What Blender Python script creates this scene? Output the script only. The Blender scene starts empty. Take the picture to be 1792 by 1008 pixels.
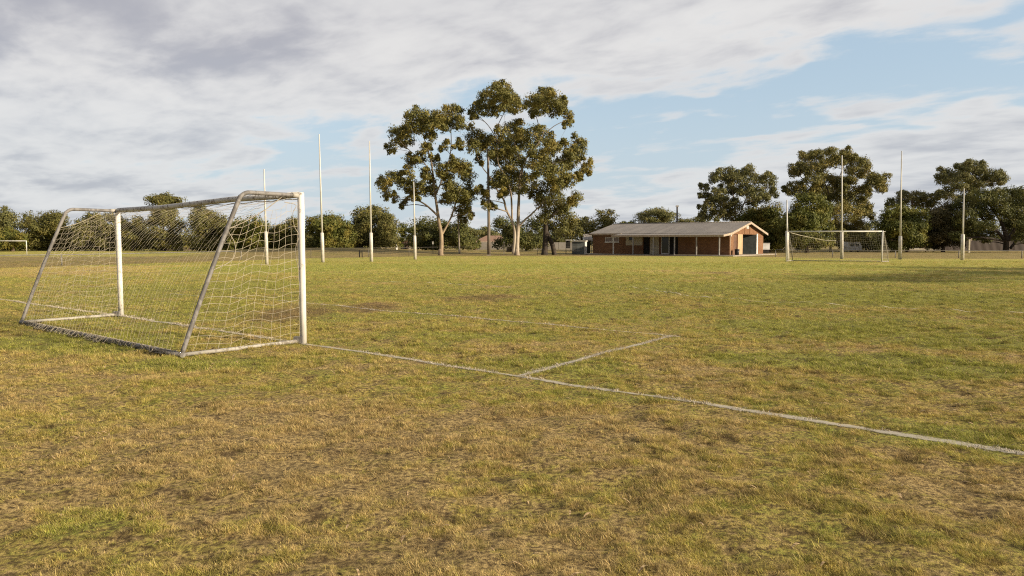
import bpy, math, random
import numpy as np
from mathutils import Vector, Matrix
random.seed(7); RNG=np.random.default_rng(11)
scene=bpy.context.scene; COL=scene.collection
R=math.radians
# ------------------------------------------------------------------ camera
F=1276.0; CZ=1.654; PITCH=math.atan(82/1276)
cam=bpy.data.cameras.new('camera'); camo=bpy.data.objects.new('camera',cam); COL.objects.link(camo)
cam.sensor_width=36; cam.lens=F/1792*36; cam.clip_end=5000; cam.clip_start=.05
camo.location=(0,0,CZ); camo.rotation_euler=(math.pi/2-PITCH,0,0); scene.camera=camo
def ray(u,v):
    b=504-v
    return u-896.0, F*math.cos(PITCH)+b*math.sin(PITCH), -F*math.sin(PITCH)+b*math.cos(PITCH)
def G(u,v,z=0.0):                       # ground position seen at a photo pixel
    d=ray(u,v); t=(z-CZ)/d[2]; return (d[0]*t,d[1]*t)
def P(u,v,Y):                           # position at distance Y seen at a photo pixel
    d=ray(u,v); t=Y/d[1]; return Vector((d[0]*t,Y,CZ+d[2]*t))
# ------------------------------------------------------------------ terrain height
LINES=[('goal_line',.135,[(-60,517),(0,524.5),(213,553),(532,602),(905,658),(1350,727),(1850,806)]),
 ('goal_area_side',.13,[(912,657.5),(1045,622.5),(1178,588)]),
 ('goal_area_front',.09,[(1190,590),(1020,575),(852,559),(666,543),(535,531),(300,514)]),
 ('penalty_area_line',.07,[(130,473),(300,479),(540,488),(621,492),(726,495),(802,498),(895,504)]),
 ('penalty_arc',.08,[(1083,502),(1128,505),(1173,512),(1209,519),(1279,524),(1400,531),(1600,541),(1800,549)]),
 ('midfield_line',.08,[(1000,497),(1083,501)])]
LSEG=[(np.array(G(*a)),np.array(G(*b))) for _,_,px_ in LINES[:3] for a,b in zip(px_[:-1],px_[1:])]
def vnoise(x,y,s,seed):                 # value noise for clumping
    r=np.random.default_rng(seed); T=r.random((256,256)); u=x/s; v=y/s; i=np.floor(u).astype(int); j=np.floor(v).astype(int); fu=u-i; fv=v-j
    fu=fu*fu*(3-2*fu); fv=fv*fv*(3-2*fv); g=lambda a,b:T[a%256,b%256]
    return (g(i,j)*(1-fu)+g(i+1,j)*fu)*(1-fv)+(g(i,j+1)*(1-fu)+g(i+1,j+1)*fu)*fv
def H(x,y):
    x=np.asarray(x,float); y=np.asarray(y,float)
    far=np.clip((y-66)/14,0,1)
    m=.62*np.exp(-((x+21)/9.)**2-((y-96)/11.)**2)+.55*np.exp(-((x+33)/10.)**2-((y-99)/11.)**2)+.28*np.exp(-((x+9)/6.)**2-((y-104)/9.)**2)
    near=.012*np.sin(x*1.7+np.sin(y*1.1)*1.3)*np.sin(y*1.3+1)+.01*np.sin(x*.6+2)*np.cos(y*.45)
    near=near*np.exp(-np.clip(y-6,0,None)/60)
    lump=.046*(vnoise(x,y,.27,21)-.5)+.024*(vnoise(x+y*.3,y-x*.3,.11,22)-.5)+.03*(vnoise(x,y,.7,23)-.5)
    ds=np.full(np.shape(x),9.)
    for a,b in LSEG:
        ab=b-a; t=np.clip(((x-a[0])*ab[0]+(y-a[1])*ab[1])/(ab*ab).sum(),0,1); ds=np.minimum(ds,np.hypot(x-a[0]-t*ab[0],y-a[1]-t*ab[1]))
    lump=lump*(.18+.82*np.clip((ds-.08)/.35,0,1))
    lump=lump*np.clip((60-y)/25,0,1)*(1+.5*np.clip((y-10)/15,0,1))
    return m*far+near+lump
def hz(x,y): return float(H(x,y))
# ------------------------------------------------------------------ object helpers
def tag(o,label=None,cat=None,group=None,kind=None):
    if label:o['label']=label
    if cat:o['category']=cat
    if group:o['group']=group
    if kind:o['kind']=kind
    return o
def thing(name,label,cat,loc=(0,0,0),rz=0,group=None):
    o=bpy.data.objects.new(name,None); COL.objects.link(o); o.location=loc; o.rotation_euler=(0,0,rz); o.empty_display_size=.2
    return tag(o,label,cat,group)
class MB:
    def __init__(s): s.v=[]; s.f=[]; s.sm=[]
    def add(s,vs,fs,smooth=False):
        n=len(s.v); s.v+= [tuple(x) for x in vs]; s.f+=[tuple(i+n for i in f) for f in fs]; s.sm+=[smooth]*len(fs); return s
    def box(s,lo,hi,M=None):
        x0,y0,z0=lo;x1,y1,z1=hi
        vs=[Vector(p) for p in ((x0,y0,z0),(x1,y0,z0),(x1,y1,z0),(x0,y1,z0),(x0,y0,z1),(x1,y0,z1),(x1,y1,z1),(x0,y1,z1))]
        if M: vs=[M@p for p in vs]
        return s.add(vs,[(3,2,1,0),(4,5,6,7),(0,1,5,4),(1,2,6,5),(2,3,7,6),(3,0,4,7)])
    def prism(s,poly,axis,a,b):          # polygon in the two other axes, extruded along axis
        def mk(p,t):
            q=list(p); q.insert(axis,t); return q
        n=len(poly); vs=[mk(p,a) for p in poly]+[mk(p,b) for p in poly]
        return s.add(vs,[tuple(range(n)),tuple(range(2*n-1,n-1,-1))]+[(i,i+n,(i+1)%n+n,(i+1)%n) for i in range(n)])
    def tube(s,pts,rad,n=8,cap=True,smooth=True):
        pts=[Vector(p) for p in pts]
        if not hasattr(rad,'__len__'): rad=[rad]*len(pts)
        k=len(pts)
        d=(pts[1]-pts[0]).normalized(); up=Vector((0,0,1)) if abs(d.z)<.9 else Vector((1,0,0))
        x=d.cross(up).normalized()
        vs=[]
        for i in range(k):
            d=(pts[min(i+1,k-1)]-pts[max(i-1,0)]).normalized()
            x=(x-d*x.dot(d)).normalized(); y=d.cross(x)
            for j in range(n):
                a=2*math.pi*j/n; vs.append(pts[i]+(x*math.cos(a)+y*math.sin(a))*rad[i])
        fs=[(i*n+j,i*n+(j+1)%n,(i+1)*n+(j+1)%n,(i+1)*n+j) for i in range(k-1) for j in range(n)]
        s.add(vs,fs,smooth)
        if cap:
            m=len(s.v)-len(vs)
            s.f+=[tuple(m+j for j in range(n-1,-1,-1)),tuple(m+(k-1)*n+j for j in range(n))]; s.sm+=[False,False]
        return s
    def build(s,name,mat,root=None,off=(0,0,0)):
        me=bpy.data.meshes.new(name)
        ox,oy,oz=off
        me.from_pydata([(a-ox,b-oy,c-oz) for a,b,c in s.v],[],s.f)
        me.polygons.foreach_set('use_smooth',s.sm)
        if mat: me.materials.append(mat)
        o=bpy.data.objects.new(name,me); COL.objects.link(o)
        if root is not None: o.parent=root
        return o
def copy_tree(o,parent=None):
    c=o.copy(); COL.objects.link(c)
    if parent is not None:c.parent=parent
    for ch in [q for q in COL.objects if q.parent==o]: copy_tree(ch,c)
    return c
def smooth_path(pts,n=6):               # Catmull-Rom through (Vector, radius) points
    out=[]; k=len(pts)
    for i in range(k-1):
        p0=pts[max(i-1,0)];p1=pts[i];p2=pts[i+1];p3=pts[min(i+2,k-1)]
        for j in range(n):
            t=j/n
            q=.5*((2*p1[0])+(p2[0]-p0[0])*t+(2*p0[0]-5*p1[0]+4*p2[0]-p3[0])*t*t+(3*p1[0]-p0[0]-3*p2[0]+p3[0])*t**3)
            out.append((q,p1[1]+(p2[1]-p1[1])*t))
    out.append(pts[-1]); return out
# ------------------------------------------------------------------ node helpers
class NT:
    def __init__(s,tree): s.t=tree; s.L=tree.links
    def n(s,typ,**kw):
        x=s.t.nodes.new(typ)
        for k,v in kw.items(): setattr(x,k,v)
        return x
    def put(s,sock,val):
        if hasattr(val,'is_output') or isinstance(val,bpy.types.NodeSocket): s.L.new(val,sock)
        elif val is not None: sock.default_value=val
    def m(s,op,a=0,b=0,c=None,clamp=False):
        x=s.n('ShaderNodeMath',operation=op,use_clamp=clamp); s.put(x.inputs[0],a); s.put(x.inputs[1],b)
        if c is not None: s.put(x.inputs[2],c)
        return x.outputs[0]
    def noise(s,vec,scale,detail=4,rough=.55,dist=0,w=None):
        x=s.n('ShaderNodeTexNoise'); s.put(x.inputs['Vector'],vec); s.put(x.inputs['Scale'],scale)
        x.inputs['Detail'].default_value=detail; x.inputs['Roughness'].default_value=rough; x.inputs['Distortion'].default_value=dist
        return x.outputs[0]
    def sstep(s,val,a,b,lo=0.,hi=1.):
        x=s.n('ShaderNodeMapRange',interpolation_type='SMOOTHSTEP'); s.put(x.inputs[0],val)
        for i,q in enumerate((a,b,lo,hi)): s.put(x.inputs[i+1],q)
        return x.outputs[0]
    def mix(s,fac,a,b,mode='MIX'):
        x=s.n('ShaderNodeMix',data_type='RGBA',blend_type=mode); s.put(x.inputs[0],fac)
        for i,q in ((6,a),(7,b)):
            if isinstance(q,tuple) and len(q)==3:q=q+(1,)
            s.put(x.inputs[i],q)
        return x.outputs[2]
    def vec(s,x=0,y=0,z=0):
        c=s.n('ShaderNodeCombineXYZ'); s.put(c.inputs[0],x); s.put(c.inputs[1],y); s.put(c.inputs[2],z); return c.outputs[0]
    def scale(s,v,k):
        x=s.n('ShaderNodeVectorMath',operation='MULTIPLY'); s.put(x.inputs[0],v); x.inputs[1].default_value=k; return x.outputs[0]
def new_mat(name):
    m=bpy.data.materials.new(name); m.use_nodes=True; t=m.node_tree; t.nodes.clear(); N=NT(t)
    out=N.n('ShaderNodeOutputMaterial'); return m,N,out
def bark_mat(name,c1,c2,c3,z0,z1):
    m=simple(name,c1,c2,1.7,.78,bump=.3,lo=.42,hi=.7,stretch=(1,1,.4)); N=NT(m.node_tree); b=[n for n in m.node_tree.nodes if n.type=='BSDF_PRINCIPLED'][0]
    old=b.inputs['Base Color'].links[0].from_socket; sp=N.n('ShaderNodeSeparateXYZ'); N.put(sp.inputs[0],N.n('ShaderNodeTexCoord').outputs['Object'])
    nz=N.m('ADD',sp.outputs[2],N.m('MULTIPLY',N.noise(N.n('ShaderNodeTexCoord').outputs['Object'],.8,3),4)); N.put(b.inputs['Base Color'],N.mix(N.sstep(nz,z0,z1),old,c3)); return m  # darker upper bark puts the shade of the high limbs into the colour
def simple(name,c1,c2=None,scale=5.,rough=.6,metal=0.,bump=0.,lo=.4,hi=.6,detail=5,stretch=(1,1,1),spec=.3):
    m,N,out=new_mat(name); b=N.n('ShaderNodeBsdfPrincipled')
    b.inputs['Roughness'].default_value=rough; b.inputs['Metallic'].default_value=metal; b.inputs['Specular IOR Level'].default_value=spec
    tc=N.n('ShaderNodeTexCoord').outputs['Object']; v=N.scale(tc,stretch)
    n=N.noise(v,scale,detail)
    col=N.mix(N.sstep(n,lo,hi),c1,c2 or tuple(q*.75 for q in c1))
    N.put(b.inputs['Base Color'],col)
    if bump:
        bp=N.n('ShaderNodeBump'); bp.inputs['Strength'].default_value=bump; bp.inputs['Distance'].default_value=.02
        N.put(bp.inputs['Height'],N.noise(v,scale*3,4)); N.put(b.inputs['Normal'],bp.outputs[0])
    N.put(out.inputs[0],b.outputs[0]); return m
# ------------------------------------------------------------------ sun and sky
SUN_AZ=R(113); SUN_EL=R(20)
sl=bpy.data.lights.new('sun','SUN'); so=bpy.data.objects.new('sun',sl); COL.objects.link(so)
sl.energy=5.0; sl.angle=R(2.6); sl.color=(1,.855,.63)
sd=Vector((math.sin(SUN_AZ)*math.cos(SUN_EL),math.cos(SUN_AZ)*math.cos(SUN_EL),math.sin(SUN_EL)))
so.rotation_euler=(-sd).to_track_quat('-Z','Y').to_euler(); so.location=(60,-20,40)
w=bpy.data.worlds.new('World'); scene.world=w; w.use_nodes=True; w.node_tree.nodes.clear(); N=NT(w.node_tree)
wo=N.n('ShaderNodeOutputWorld'); bg=N.n('ShaderNodeBackground'); bg.inputs[1].default_value=.1
sky=N.n('ShaderNodeTexSky',sky_type='NISHITA'); sky.sun_disc=False; sky.sun_elevation=SUN_EL; sky.sun_rotation=SUN_AZ; sky.air_density=1.0; sky.dust_density=1.6; sky.ozone_density=1.2
tc=N.n('ShaderNodeTexCoord').outputs['Generated']; sp=N.n('ShaderNodeSeparateXYZ'); N.put(sp.inputs[0],tc)
X,Y_,Z_=sp.outputs
az=N.m('ARCTAN2',X,Y_); azc=N.m('MINIMUM',N.m('MAXIMUM',az,-1.0),1.0)
el=N.m('ARCSINE',N.m('MINIMUM',N.m('MAXIMUM',Z_,-1),1))
zz=N.m('ADD',N.m('MAXIMUM',Z_,0),.14)
q=N.vec(N.m('DIVIDE',X,zz),N.m('DIVIDE',Y_,zz),0)
# the cloud field runs in bands across the sky
rot=N.n('ShaderNodeVectorRotate',rotation_type='Z_AXIS'); N.put(rot.inputs['Vector'],q); rot.inputs['Angle'].default_value=R(40)
qs=N.scale(rot.outputs[0],(1.0,1.35,1))
big=N.noise(qs,.75,3,.5,.3); mid=N.noise(qs,1.9,6,.5,.35); fine=N.noise(N.scale(rot.outputs[0],(1.0,1.6,1)),5.5,6,.55,.3)
det=N.m('ADD',N.m('MULTIPLY',mid,.74),N.m('MULTIPLY',fine,.26))
dd=N.m('SUBTRACT',det,.5)
eA=N.m('SUBTRACT',el,N.m('ADD',N.m('MULTIPLY',azc,.155),.170))
eB=N.m('SUBTRACT',N.m('ADD',N.m('MULTIPLY',azc,.20),.062),el)
eC=N.m('MULTIPLY',N.m('SUBTRACT',-.27,azc),.30)
cov=N.m('MAXIMUM',N.m('MAXIMUM',eA,eB),eC)
back=N.sstep(N.m('ABSOLUTE',az),1.1,1.7,0,.12)
cov=N.m('ADD',cov,back)
edge=N.m('ADD',cov,N.m('MULTIPLY',dd,.40))
dens=N.sstep(edge,-.025,.035)
wisp=N.m('MULTIPLY',N.sstep(N.m('ADD',det,N.m('ADD',N.m('MULTIPLY',big,.25),N.sstep(el,.19,.30,0,.07))),.66,.77),.75)
dens=N.m('MAXIMUM',dens,wisp)
# thinning of the deck on the far left low down
thin=N.sstep(N.m('SUBTRACT',el,N.m('MULTIPLY',det,.22)),-.10,.16,.72,.97)
dens=N.m('MULTIPLY',dens,thin)
core=N.sstep(N.m('ADD',N.m('MULTIPLY',cov,1.0),N.m('MULTIPLY',dd,.55)),-.02,.20)
lump=N.sstep(N.m('ADD',N.m('MULTIPLY',big,.55),N.m('MULTIPLY',det,1.0)),.62,.94)
greyness=N.m('MULTIPLY',core,N.m('ADD',N.m('MULTIPLY',lump,.65),.35))
CB=(4.85,4.78,4.72); CG=(2.68,2.69,2.98)
ccol=N.mix(greyness,CB,CG)
skc=N.mix(1.0,sky.outputs[0],(1.0,1.0,1.0),'MULTIPLY')
skc=N.mix(.65,skc,(3.2,4.05,4.75))
glow=N.sstep(el,0.0,.24,.72,0)
skc=N.mix(glow,skc,(3.6,4.1,4.5))
dk=N.sstep(N.m('COSINE',N.m('SUBTRACT',az,R(-150))),-.1,.8,1,.72)  # dimming added to the unseen sky behind the camera, to deepen the shade
fin=N.n('ShaderNodeVectorMath',operation='SCALE'); N.put(fin.inputs[0],N.mix(dens,skc,ccol)); N.put(fin.inputs['Scale'],dk)
N.put(bg.inputs[0],fin.outputs[0]); N.put(wo.inputs[0],bg.outputs[0])
scene.view_settings.view_transform='Standard'; scene.view_settings.look='None'; scene.view_settings.gamma=1; scene.view_settings.exposure=.72
scene.cycles.use_denoising=False; scene.cycles.filter_width=1.15
scene.cycles.max_bounces=6; scene.cycles.transparent_max_bounces=12
# ------------------------------------------------------------------ turf colour (shared by soil and blades)
def ell(x,y,cx,cy,rx,ry,ang=0):
    c,s=math.cos(ang),math.sin(ang); dx=x-cx;dy=y-cy
    a=(dx*c+dy*s)/rx; b=(-dx*s+dy*c)/ry
    return np.clip(1.25-np.sqrt(a*a+b*b),0,1)/1.25*1.6
def spot(u,v,du,dv):                    # a patch on the turf from its photo position and extent
    c=G(u,v); e=G(u+du,v); t=G(u,v-dv); b=G(u,v+dv)
    return (c[0],(t[1]+b[1])/2,abs(e[0]-c[0]),abs(t[1]-b[1])/2)
BARE=[(spot(500,552,95,20),1.15),(spot(640,540,80,12),1.),(spot(840,522,120,9),.85),(spot(680,585,60,9),.45),(spot(640,606,60,7),.35),
      (spot(1250,478,60,4),.7),(spot(1400,600,130,14),.35),(spot(300,520,60,8),.2),(spot(1640,610,160,16),.4),(spot(1500,700,220,30),.45),
      (spot(1150,520,160,9),.35),(spot(420,860,330,70),.42),(spot(700,780,240,50),.38),(spot(1300,880,240,60),.4),(spot(250,720,200,34),.35),(spot(560,960,260,60),.4),(spot(1550,850,300,50),.3)]
LUSH=[(spot(1430,575,150,16),.8),(spot(1600,645,190,24),1.),(spot(1330,628,120,14),.5),(spot(1690,600,150,14),.6),(spot(1000,548,90,8),.6),(spot(1250,505,300,10),.35),
      (spot(150,600,160,18),.75),(spot(330,640,160,15),.6),(spot(250,506,90,6),.9),(spot(470,470,200,5),.8),(spot(800,466,350,4),.5),(spot(1300,466,300,5),.3),(spot(1000,640,120,16),.2),
      (spot(1600,520,250,12),.5),(spot(860,590,120,10),.25),(spot(430,500,120,9),.4),(spot(1690,780,120,40),.45),(spot(1250,960,150,45),.3),(spot(120,930,110,50),.3),(spot(850,700,200,25),.25)]
TAN=[(spot(100,475,260,10),.6),(spot(230,660,260,25),.3),(spot(900,760,400,60),.45),(spot(960,612,140,14),.5),(spot(500,800,400,110),.6),(spot(1250,650,200,20),.3),(spot(980,970,300,60),.45),(spot(1530,545,220,8),.45)]
BND=[(-80,30),(-31,45),(-19.7,70),(-8.9,80.5),(0,81),(24,79),(26.3,75.5),(36,69.5),(48,68),(90,60)]
def dryf(x,y):
    b=np.interp(x,[p[0] for p in BND],[p[1] for p in BND]); return np.clip((y-b)/1.2+.5,0,1)*(1-.9*np.clip((-x-34)/6,0,1)*np.clip((y-76)/4,0,1))
def turf_attrs(x,y):
    b=np.zeros_like(x);l=np.zeros_like(x);t=np.zeros_like(x)
    for (c,k) in BARE: b=np.maximum(b,.72*k*ell(x,y,*c))
    for (c,k) in LUSH: l=np.maximum(l,k*ell(x,y,*c))
    for (c,k) in TAN: t=np.maximum(t,k*ell(x,y,*c))
    l=l+.22*np.clip((y-8)/9,0,1)*(1-.6*b); t=t+.25*np.clip((9-y)/4,0,1)
    return np.clip(b,0,1),np.clip(l,0,1),np.clip(t,0,1),dryf(x,y)
def turf_group():
    g=bpy.data.node_groups.new('turf colour','ShaderNodeTree')
    for nm in ('bare','lush','tan','dry'): g.interface.new_socket(nm,in_out='INPUT',socket_type='NodeSocketFloat')
    g.interface.new_socket('Color',in_out='OUTPUT',socket_type='NodeSocketColor'); g.interface.new_socket('bare',in_out='OUTPUT',socket_type='NodeSocketFloat')
    N=NT(g); i=N.n('NodeGroupInput'); o=N.n('NodeGroupOutput')
    pos=N.n('ShaderNodeNewGeometry').outputs['Position']; p=N.scale(pos,(1,1,0))
    a=N.noise(p,.16,5,.6); b=N.noise(p,.75,6,.62,.3); c=N.noise(p,4.2,6,.68); e=N.noise(p,15,4,.65)
    gl=N.m('ADD',N.m('ADD',N.m('MULTIPLY',a,.55),N.m('MULTIPLY',b,.75)),N.m('ADD',N.m('MULTIPLY',c,.9),N.m('MULTIPLY',e,.55)))   # ~1.3
    grn=N.sstep(N.m('ADD',gl,N.m('SUBTRACT',N.m('MULTIPLY',i.outputs['lush'],.46),N.m('MULTIPLY',i.outputs['tan'],.26))),1.14,1.60)
    # dry straw -> yellow green -> green
    c1=N.mix(N.sstep(grn,0,.55),(.485,.352,.150),(.455,.365,.100)); c2=N.mix(N.sstep(grn,.45,1),c1,(.325,.325,.068))
    a2=N.noise(N.scale(pos,(1.,1.,0)),1.05,6,.65,.6); 
    bt=N.m('ADD',N.m('ADD',N.m('MULTIPLY',i.outputs['bare'],.55),N.m('MULTIPLY',a2,.8)),N.m('MULTIPLY',c,.35))
    bare=N.m('MULTIPLY',N.sstep(bt,.72,1.06),.8); pit_shade=N.m('MULTIPLY',N.sstep(N.m('ADD',N.m('MULTIPLY',N.noise(p,3.1,5,.62),.75),N.m('MULTIPLY',e,.3)),.57,.665),.85)  # dark specks: divot soil, with tuft shadows painted into the same colour
    c3=N.mix(N.m('MULTIPLY',bare,.9),c2,(.225,.140,.078)); c3=N.mix(pit_shade,c3,(.135,.090,.045))
    d1=N.mix(N.sstep(b,.4,.6),(.285,.21,.10),(.195,.148,.07)); d1=N.mix(N.m('MULTIPLY',N.sstep(a,.5,.62),.5),d1,(.2,.17,.045))
    N.put(o.inputs[0],N.mix(N.m('MULTIPLY',i.outputs['dry'],.85),c3,d1)); N.put(o.inputs[1],bare)
    return g
TG=turf_group()
def turf_nodes(N,typ):
    gn=N.n('ShaderNodeGroup'); gn.node_tree=TG
    for nm in ('bare','lush','tan','dry'):
        a=N.n('ShaderNodeAttribute',attribute_type=typ,attribute_name=nm); N.put(gn.inputs[nm],a.outputs['Fac'])
    return gn
def ground_mat():
    m,N,out=new_mat('turf'); b=N.n('ShaderNodeBsdfPrincipled'); b.inputs['Roughness'].default_value=.95; b.inputs['Specular IOR Level'].default_value=.1
    gn=turf_nodes(N,'GEOMETRY'); pos=N.n('ShaderNodeNewGeometry').outputs['Position']; p=N.scale(pos,(1,1,0))
    f=N.noise(p,24,6,.7); f2=N.noise(p,90,4,.7); f3=N.noise(p,7,5,.65)
    k=N.m('ADD',N.m('ADD',N.m('MULTIPLY',f,.8),N.m('MULTIPLY',f2,.55)),N.m('MULTIPLY',f3,.45))
    sep=N.n('ShaderNodeSeparateXYZ'); N.put(sep.inputs[0],pos); soil=N.mix(N.sstep(f3,.35,.65),(.135,.088,.048),(.085,.055,.030))
    br=N.sstep(k,.66,1.14,.45,1.15)
    cc=N.n('ShaderNodeVectorMath',operation='SCALE'); N.put(cc.inputs[0],N.mix(N.m('MULTIPLY',N.sstep(f,.60,.38),N.sstep(sep.outputs[1],18,48,.80,.22)),gn.outputs[0],soil)); N.put(cc.inputs['Scale'],N.m('MULTIPLY',br,N.sstep(sep.outputs[1],18,48,1,1.18)))
    N.put(b.inputs['Base Color'],cc.outputs[0])
    bp=N.n('ShaderNodeBump'); bp.inputs['Strength'].default_value=.9; bp.inputs['Distance'].default_value=.05; N.put(bp.inputs['Height'],k); N.put(b.inputs['Normal'],bp.outputs[0])
    N.put(out.inputs[0],b.outputs[0]); return m
def blade_mat(name,tint=(1,1,1),straw=.35):
    'turf blades, whitened where marking chalk lies on them'
    m,N,out=new_mat(name); gn=turf_nodes(N,'INSTANCER')
    ri=N.n('ShaderNodeNewGeometry').outputs['Random Per Island']; ro=N.n('ShaderNodeObjectInfo').outputs['Random']
    r=N.m('FRACT',N.m('ADD',N.m('MULTIPLY',ri,1.0),N.m('MULTIPLY',ro,7.31)))
    col=N.mix(N.sstep(r,1-straw,1-straw*.3,0,.75),gn.outputs[0],(.55,.425,.205))
    col=N.mix(N.sstep(ro,.72,1.0,0,.6),col,(.17,.21,.03))
    br=N.m('ADD',N.m('MULTIPLY',N.m('FRACT',N.m('MULTIPLY',r,5.7)),.75),.72)
    pp=N.scale(N.n('ShaderNodeNewGeometry').outputs['Position'],(1,1,0)); cv=N.noise(pp,9,4,.65); br=N.m('MULTIPLY',br,N.sstep(cv,.34,.64,.55,1.16))
    cc=N.n('ShaderNodeVectorMath',operation='SCALE'); N.put(cc.inputs[0],col); N.put(cc.inputs['Scale'],br)
    ck=N.n('ShaderNodeAttribute',attribute_type='INSTANCER',attribute_name='chalk').outputs['Fac']; ck=N.m('MULTIPLY',ck,N.sstep(r,.25,.75,.35,1))
    c=N.mix(ck,cc.outputs[0],(.58,.53,.44))
    d=N.n('ShaderNodeBsdfDiffuse'); N.put(d.inputs[0],c); t=N.n('ShaderNodeBsdfTranslucent'); N.put(t.inputs[0],c)
    x=N.n('ShaderNodeMixShader'); x.inputs[0].default_value=.22; N.put(x.inputs[1],d.outputs[0]); N.put(x.inputs[2],t.outputs[0]); N.put(out.inputs[0],x.outputs[0]); return m
# ------------------------------------------------------------------ ground sheet
def axis(segs):
    o=[]
    for a,b,s in segs: o+=list(np.arange(a,b,s))
    o.append(segs[-1][1]); return np.array(o)
gx=axis([(-900,-200,50),(-200,-80,8),(-80,-30,2),(-30,-14,.14),(-14,14,.055),(14,30,.14),(30,80,2),(80,200,8),(200,900,50)])
gy=axis([(-60,2,6),(2,12,.055),(12,24,.11),(24,44,.25),(44,125,1.2),(125,200,8),(200,1500,60)])
XX,YY=np.meshgrid(gx,gy); nx,ny=len(gx),len(gy)
vs=np.stack([XX.ravel(),YY.ravel(),H(XX,YY).ravel()],1)
idx=np.arange(nx*ny).reshape(ny,nx)
fs=np.stack([idx[:-1,:-1].ravel(),idx[:-1,1:].ravel(),idx[1:,1:].ravel(),idx[1:,:-1].ravel()],1)
me=bpy.data.meshes.new('ground'); me.from_pydata(vs.tolist(),[],fs.tolist()); me.polygons.foreach_set('use_smooth',[True]*len(fs))
for nm,arr in zip(('bare','lush','tan','dry'),turf_attrs(vs[:,0],vs[:,1])):
    me.attributes.new(nm,'FLOAT','POINT').data.foreach_set('value',arr.astype(np.float32))
me.materials.append(ground_mat()); go=bpy.data.objects.new('ground',me); COL.objects.link(go); tag(go,'worn dry sports field turf','ground',kind='structure')
# ------------------------------------------------------------------ chalk lines
def chalk_mat(amax):
    m,N,out=new_mat('chalk'); b=N.n('ShaderNodeBsdfPrincipled'); b.inputs['Roughness'].default_value=.95
    pos=N.n('ShaderNodeNewGeometry').outputs['Position']
    n1=N.noise(pos,14,6,.7); n2=N.noise(pos,.8,4,.6); n3=N.noise(pos,60,3,.6)
    uvx=N.n('ShaderNodeAttribute',attribute_name='across').outputs['Fac']
    k=N.m('SUBTRACT',N.m('ADD',N.m('ADD',n1,N.m('MULTIPLY',n2,.9)),N.m('MULTIPLY',n3,.75)),N.m('ADD',N.m('MULTIPLY',N.m('POWER',uvx,1.6),.62),.14))
    a=N.sstep(k,.82,1.16,0,amax)
    N.put(b.inputs['Base Color'],N.mix(n3,(.58,.53,.45),(.42,.37,.29)))
    tr=N.n('ShaderNodeBsdfTransparent'); x=N.n('ShaderNodeMixShader'); N.put(x.inputs[0],a); N.put(x.inputs[1],tr.outputs[0]); N.put(x.inputs[2],b.outputs[0]); N.put(out.inputs[0],x.outputs[0]); return m
CHALK=chalk_mat(.66); FADED=chalk_mat(.60); LINEPTS=[]; zoff=.007
for nm,wd,px in LINES:
    pts=[Vector((*G(*p),0)) for p in px]; sp_=[q[0] for q in smooth_path([(p,0) for p in pts],44 if wd>.1 else 20)]
    v=[];f=[];ac=[]
    for i,pnt in enumerate(sp_):
        d=(sp_[min(i+1,len(sp_)-1)]-sp_[max(i-1,0)]).normalized(); n=Vector((-d.y,d.x,0))
        ww=wd*(1+.12*math.sin(i*.21)+.08*math.sin(i*.057+1))
        for k in (-1,-.5,0,.5,1):
            c=pnt+n*ww*.5*k*1.25; v.append((c.x,c.y,hz(c.x,c.y)+zoff)); ac.append(abs(k))
        if i: f+=[((i-1)*5+j,(i-1)*5+j+1,i*5+j+1,i*5+j) for j in range(4)]
    LINEPTS.append((np.array([(p.x,p.y) for p in sp_]),wd))
    me=bpy.data.meshes.new(nm); me.from_pydata(v,[],f); me.attributes.new('across','FLOAT','POINT').data.foreach_set('value',ac); me.materials.append(CHALK if wd>.1 else FADED)
    o=bpy.data.objects.new(nm,me); COL.objects.link(o); o['kind']='structure'; zoff+=.002
def line_dist(x,y):
    d=np.full(x.shape,9.)
    for pts,wd in LINEPTS:
        for a,b in zip(pts[:-1],pts[1:]):
            if a[1]>45: continue
            ab=b-a; L2=(ab*ab).sum()+1e-9
            t=np.clip(((x-a[0])*ab[0]+(y-a[1])*ab[1])/L2,0,1)
            d=np.minimum(d,np.hypot(x-a[0]-t*ab[0],y-a[1]-t*ab[1])-wd*.5)
    return d
# ------------------------------------------------------------------ grass tufts
def tuft(name,nb,hlo,hhi,spread,lean,wid,mat,seed,flat=0):
    r=random.Random(seed); v=[];f=[]
    for i in range(nb):
        a=r.uniform(0,6.283); rr=spread*math.sqrt(r.random()); bx,by=rr*math.cos(a),rr*math.sin(a)
        d=r.uniform(0,6.283); h=r.uniform(hlo,hhi); ln=r.uniform(*lean); L=h
        dx,dy=math.cos(d),math.sin(d); wx,wy=-dy*wid*.5*r.uniform(.7,1.4),dx*wid*.5*r.uniform(.7,1.4)
        n=len(v); z0=-.004 if not flat else r.uniform(.004,.02)
        m=(bx+dx*L*math.sin(ln*.6)*.55,by+dy*L*math.sin(ln*.6)*.55,z0+L*math.cos(ln*.6)*.55)
        t=(m[0]+dx*L*math.sin(ln)*.5,m[1]+dy*L*math.sin(ln)*.5,max(.003,m[2]+L*math.cos(ln)*.5))
        v+=[(bx-wx,by-wy,z0),(bx+wx,by+wy,z0),(m[0]+wx*.8,m[1]+wy*.8,m[2]),(m[0]-wx*.8,m[1]-wy*.8,m[2]),t]
        f+=[(n,n+1,n+2,n+3),(n+3,n+2,n+4)]
    me=bpy.data.meshes.new(name); me.from_pydata(v,[],f); me.materials.append(mat); return bpy.data.objects.new(name,me)
BM=blade_mat('grass blades'); 
protos=bpy.data.collections.new('tuft kinds')
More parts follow.
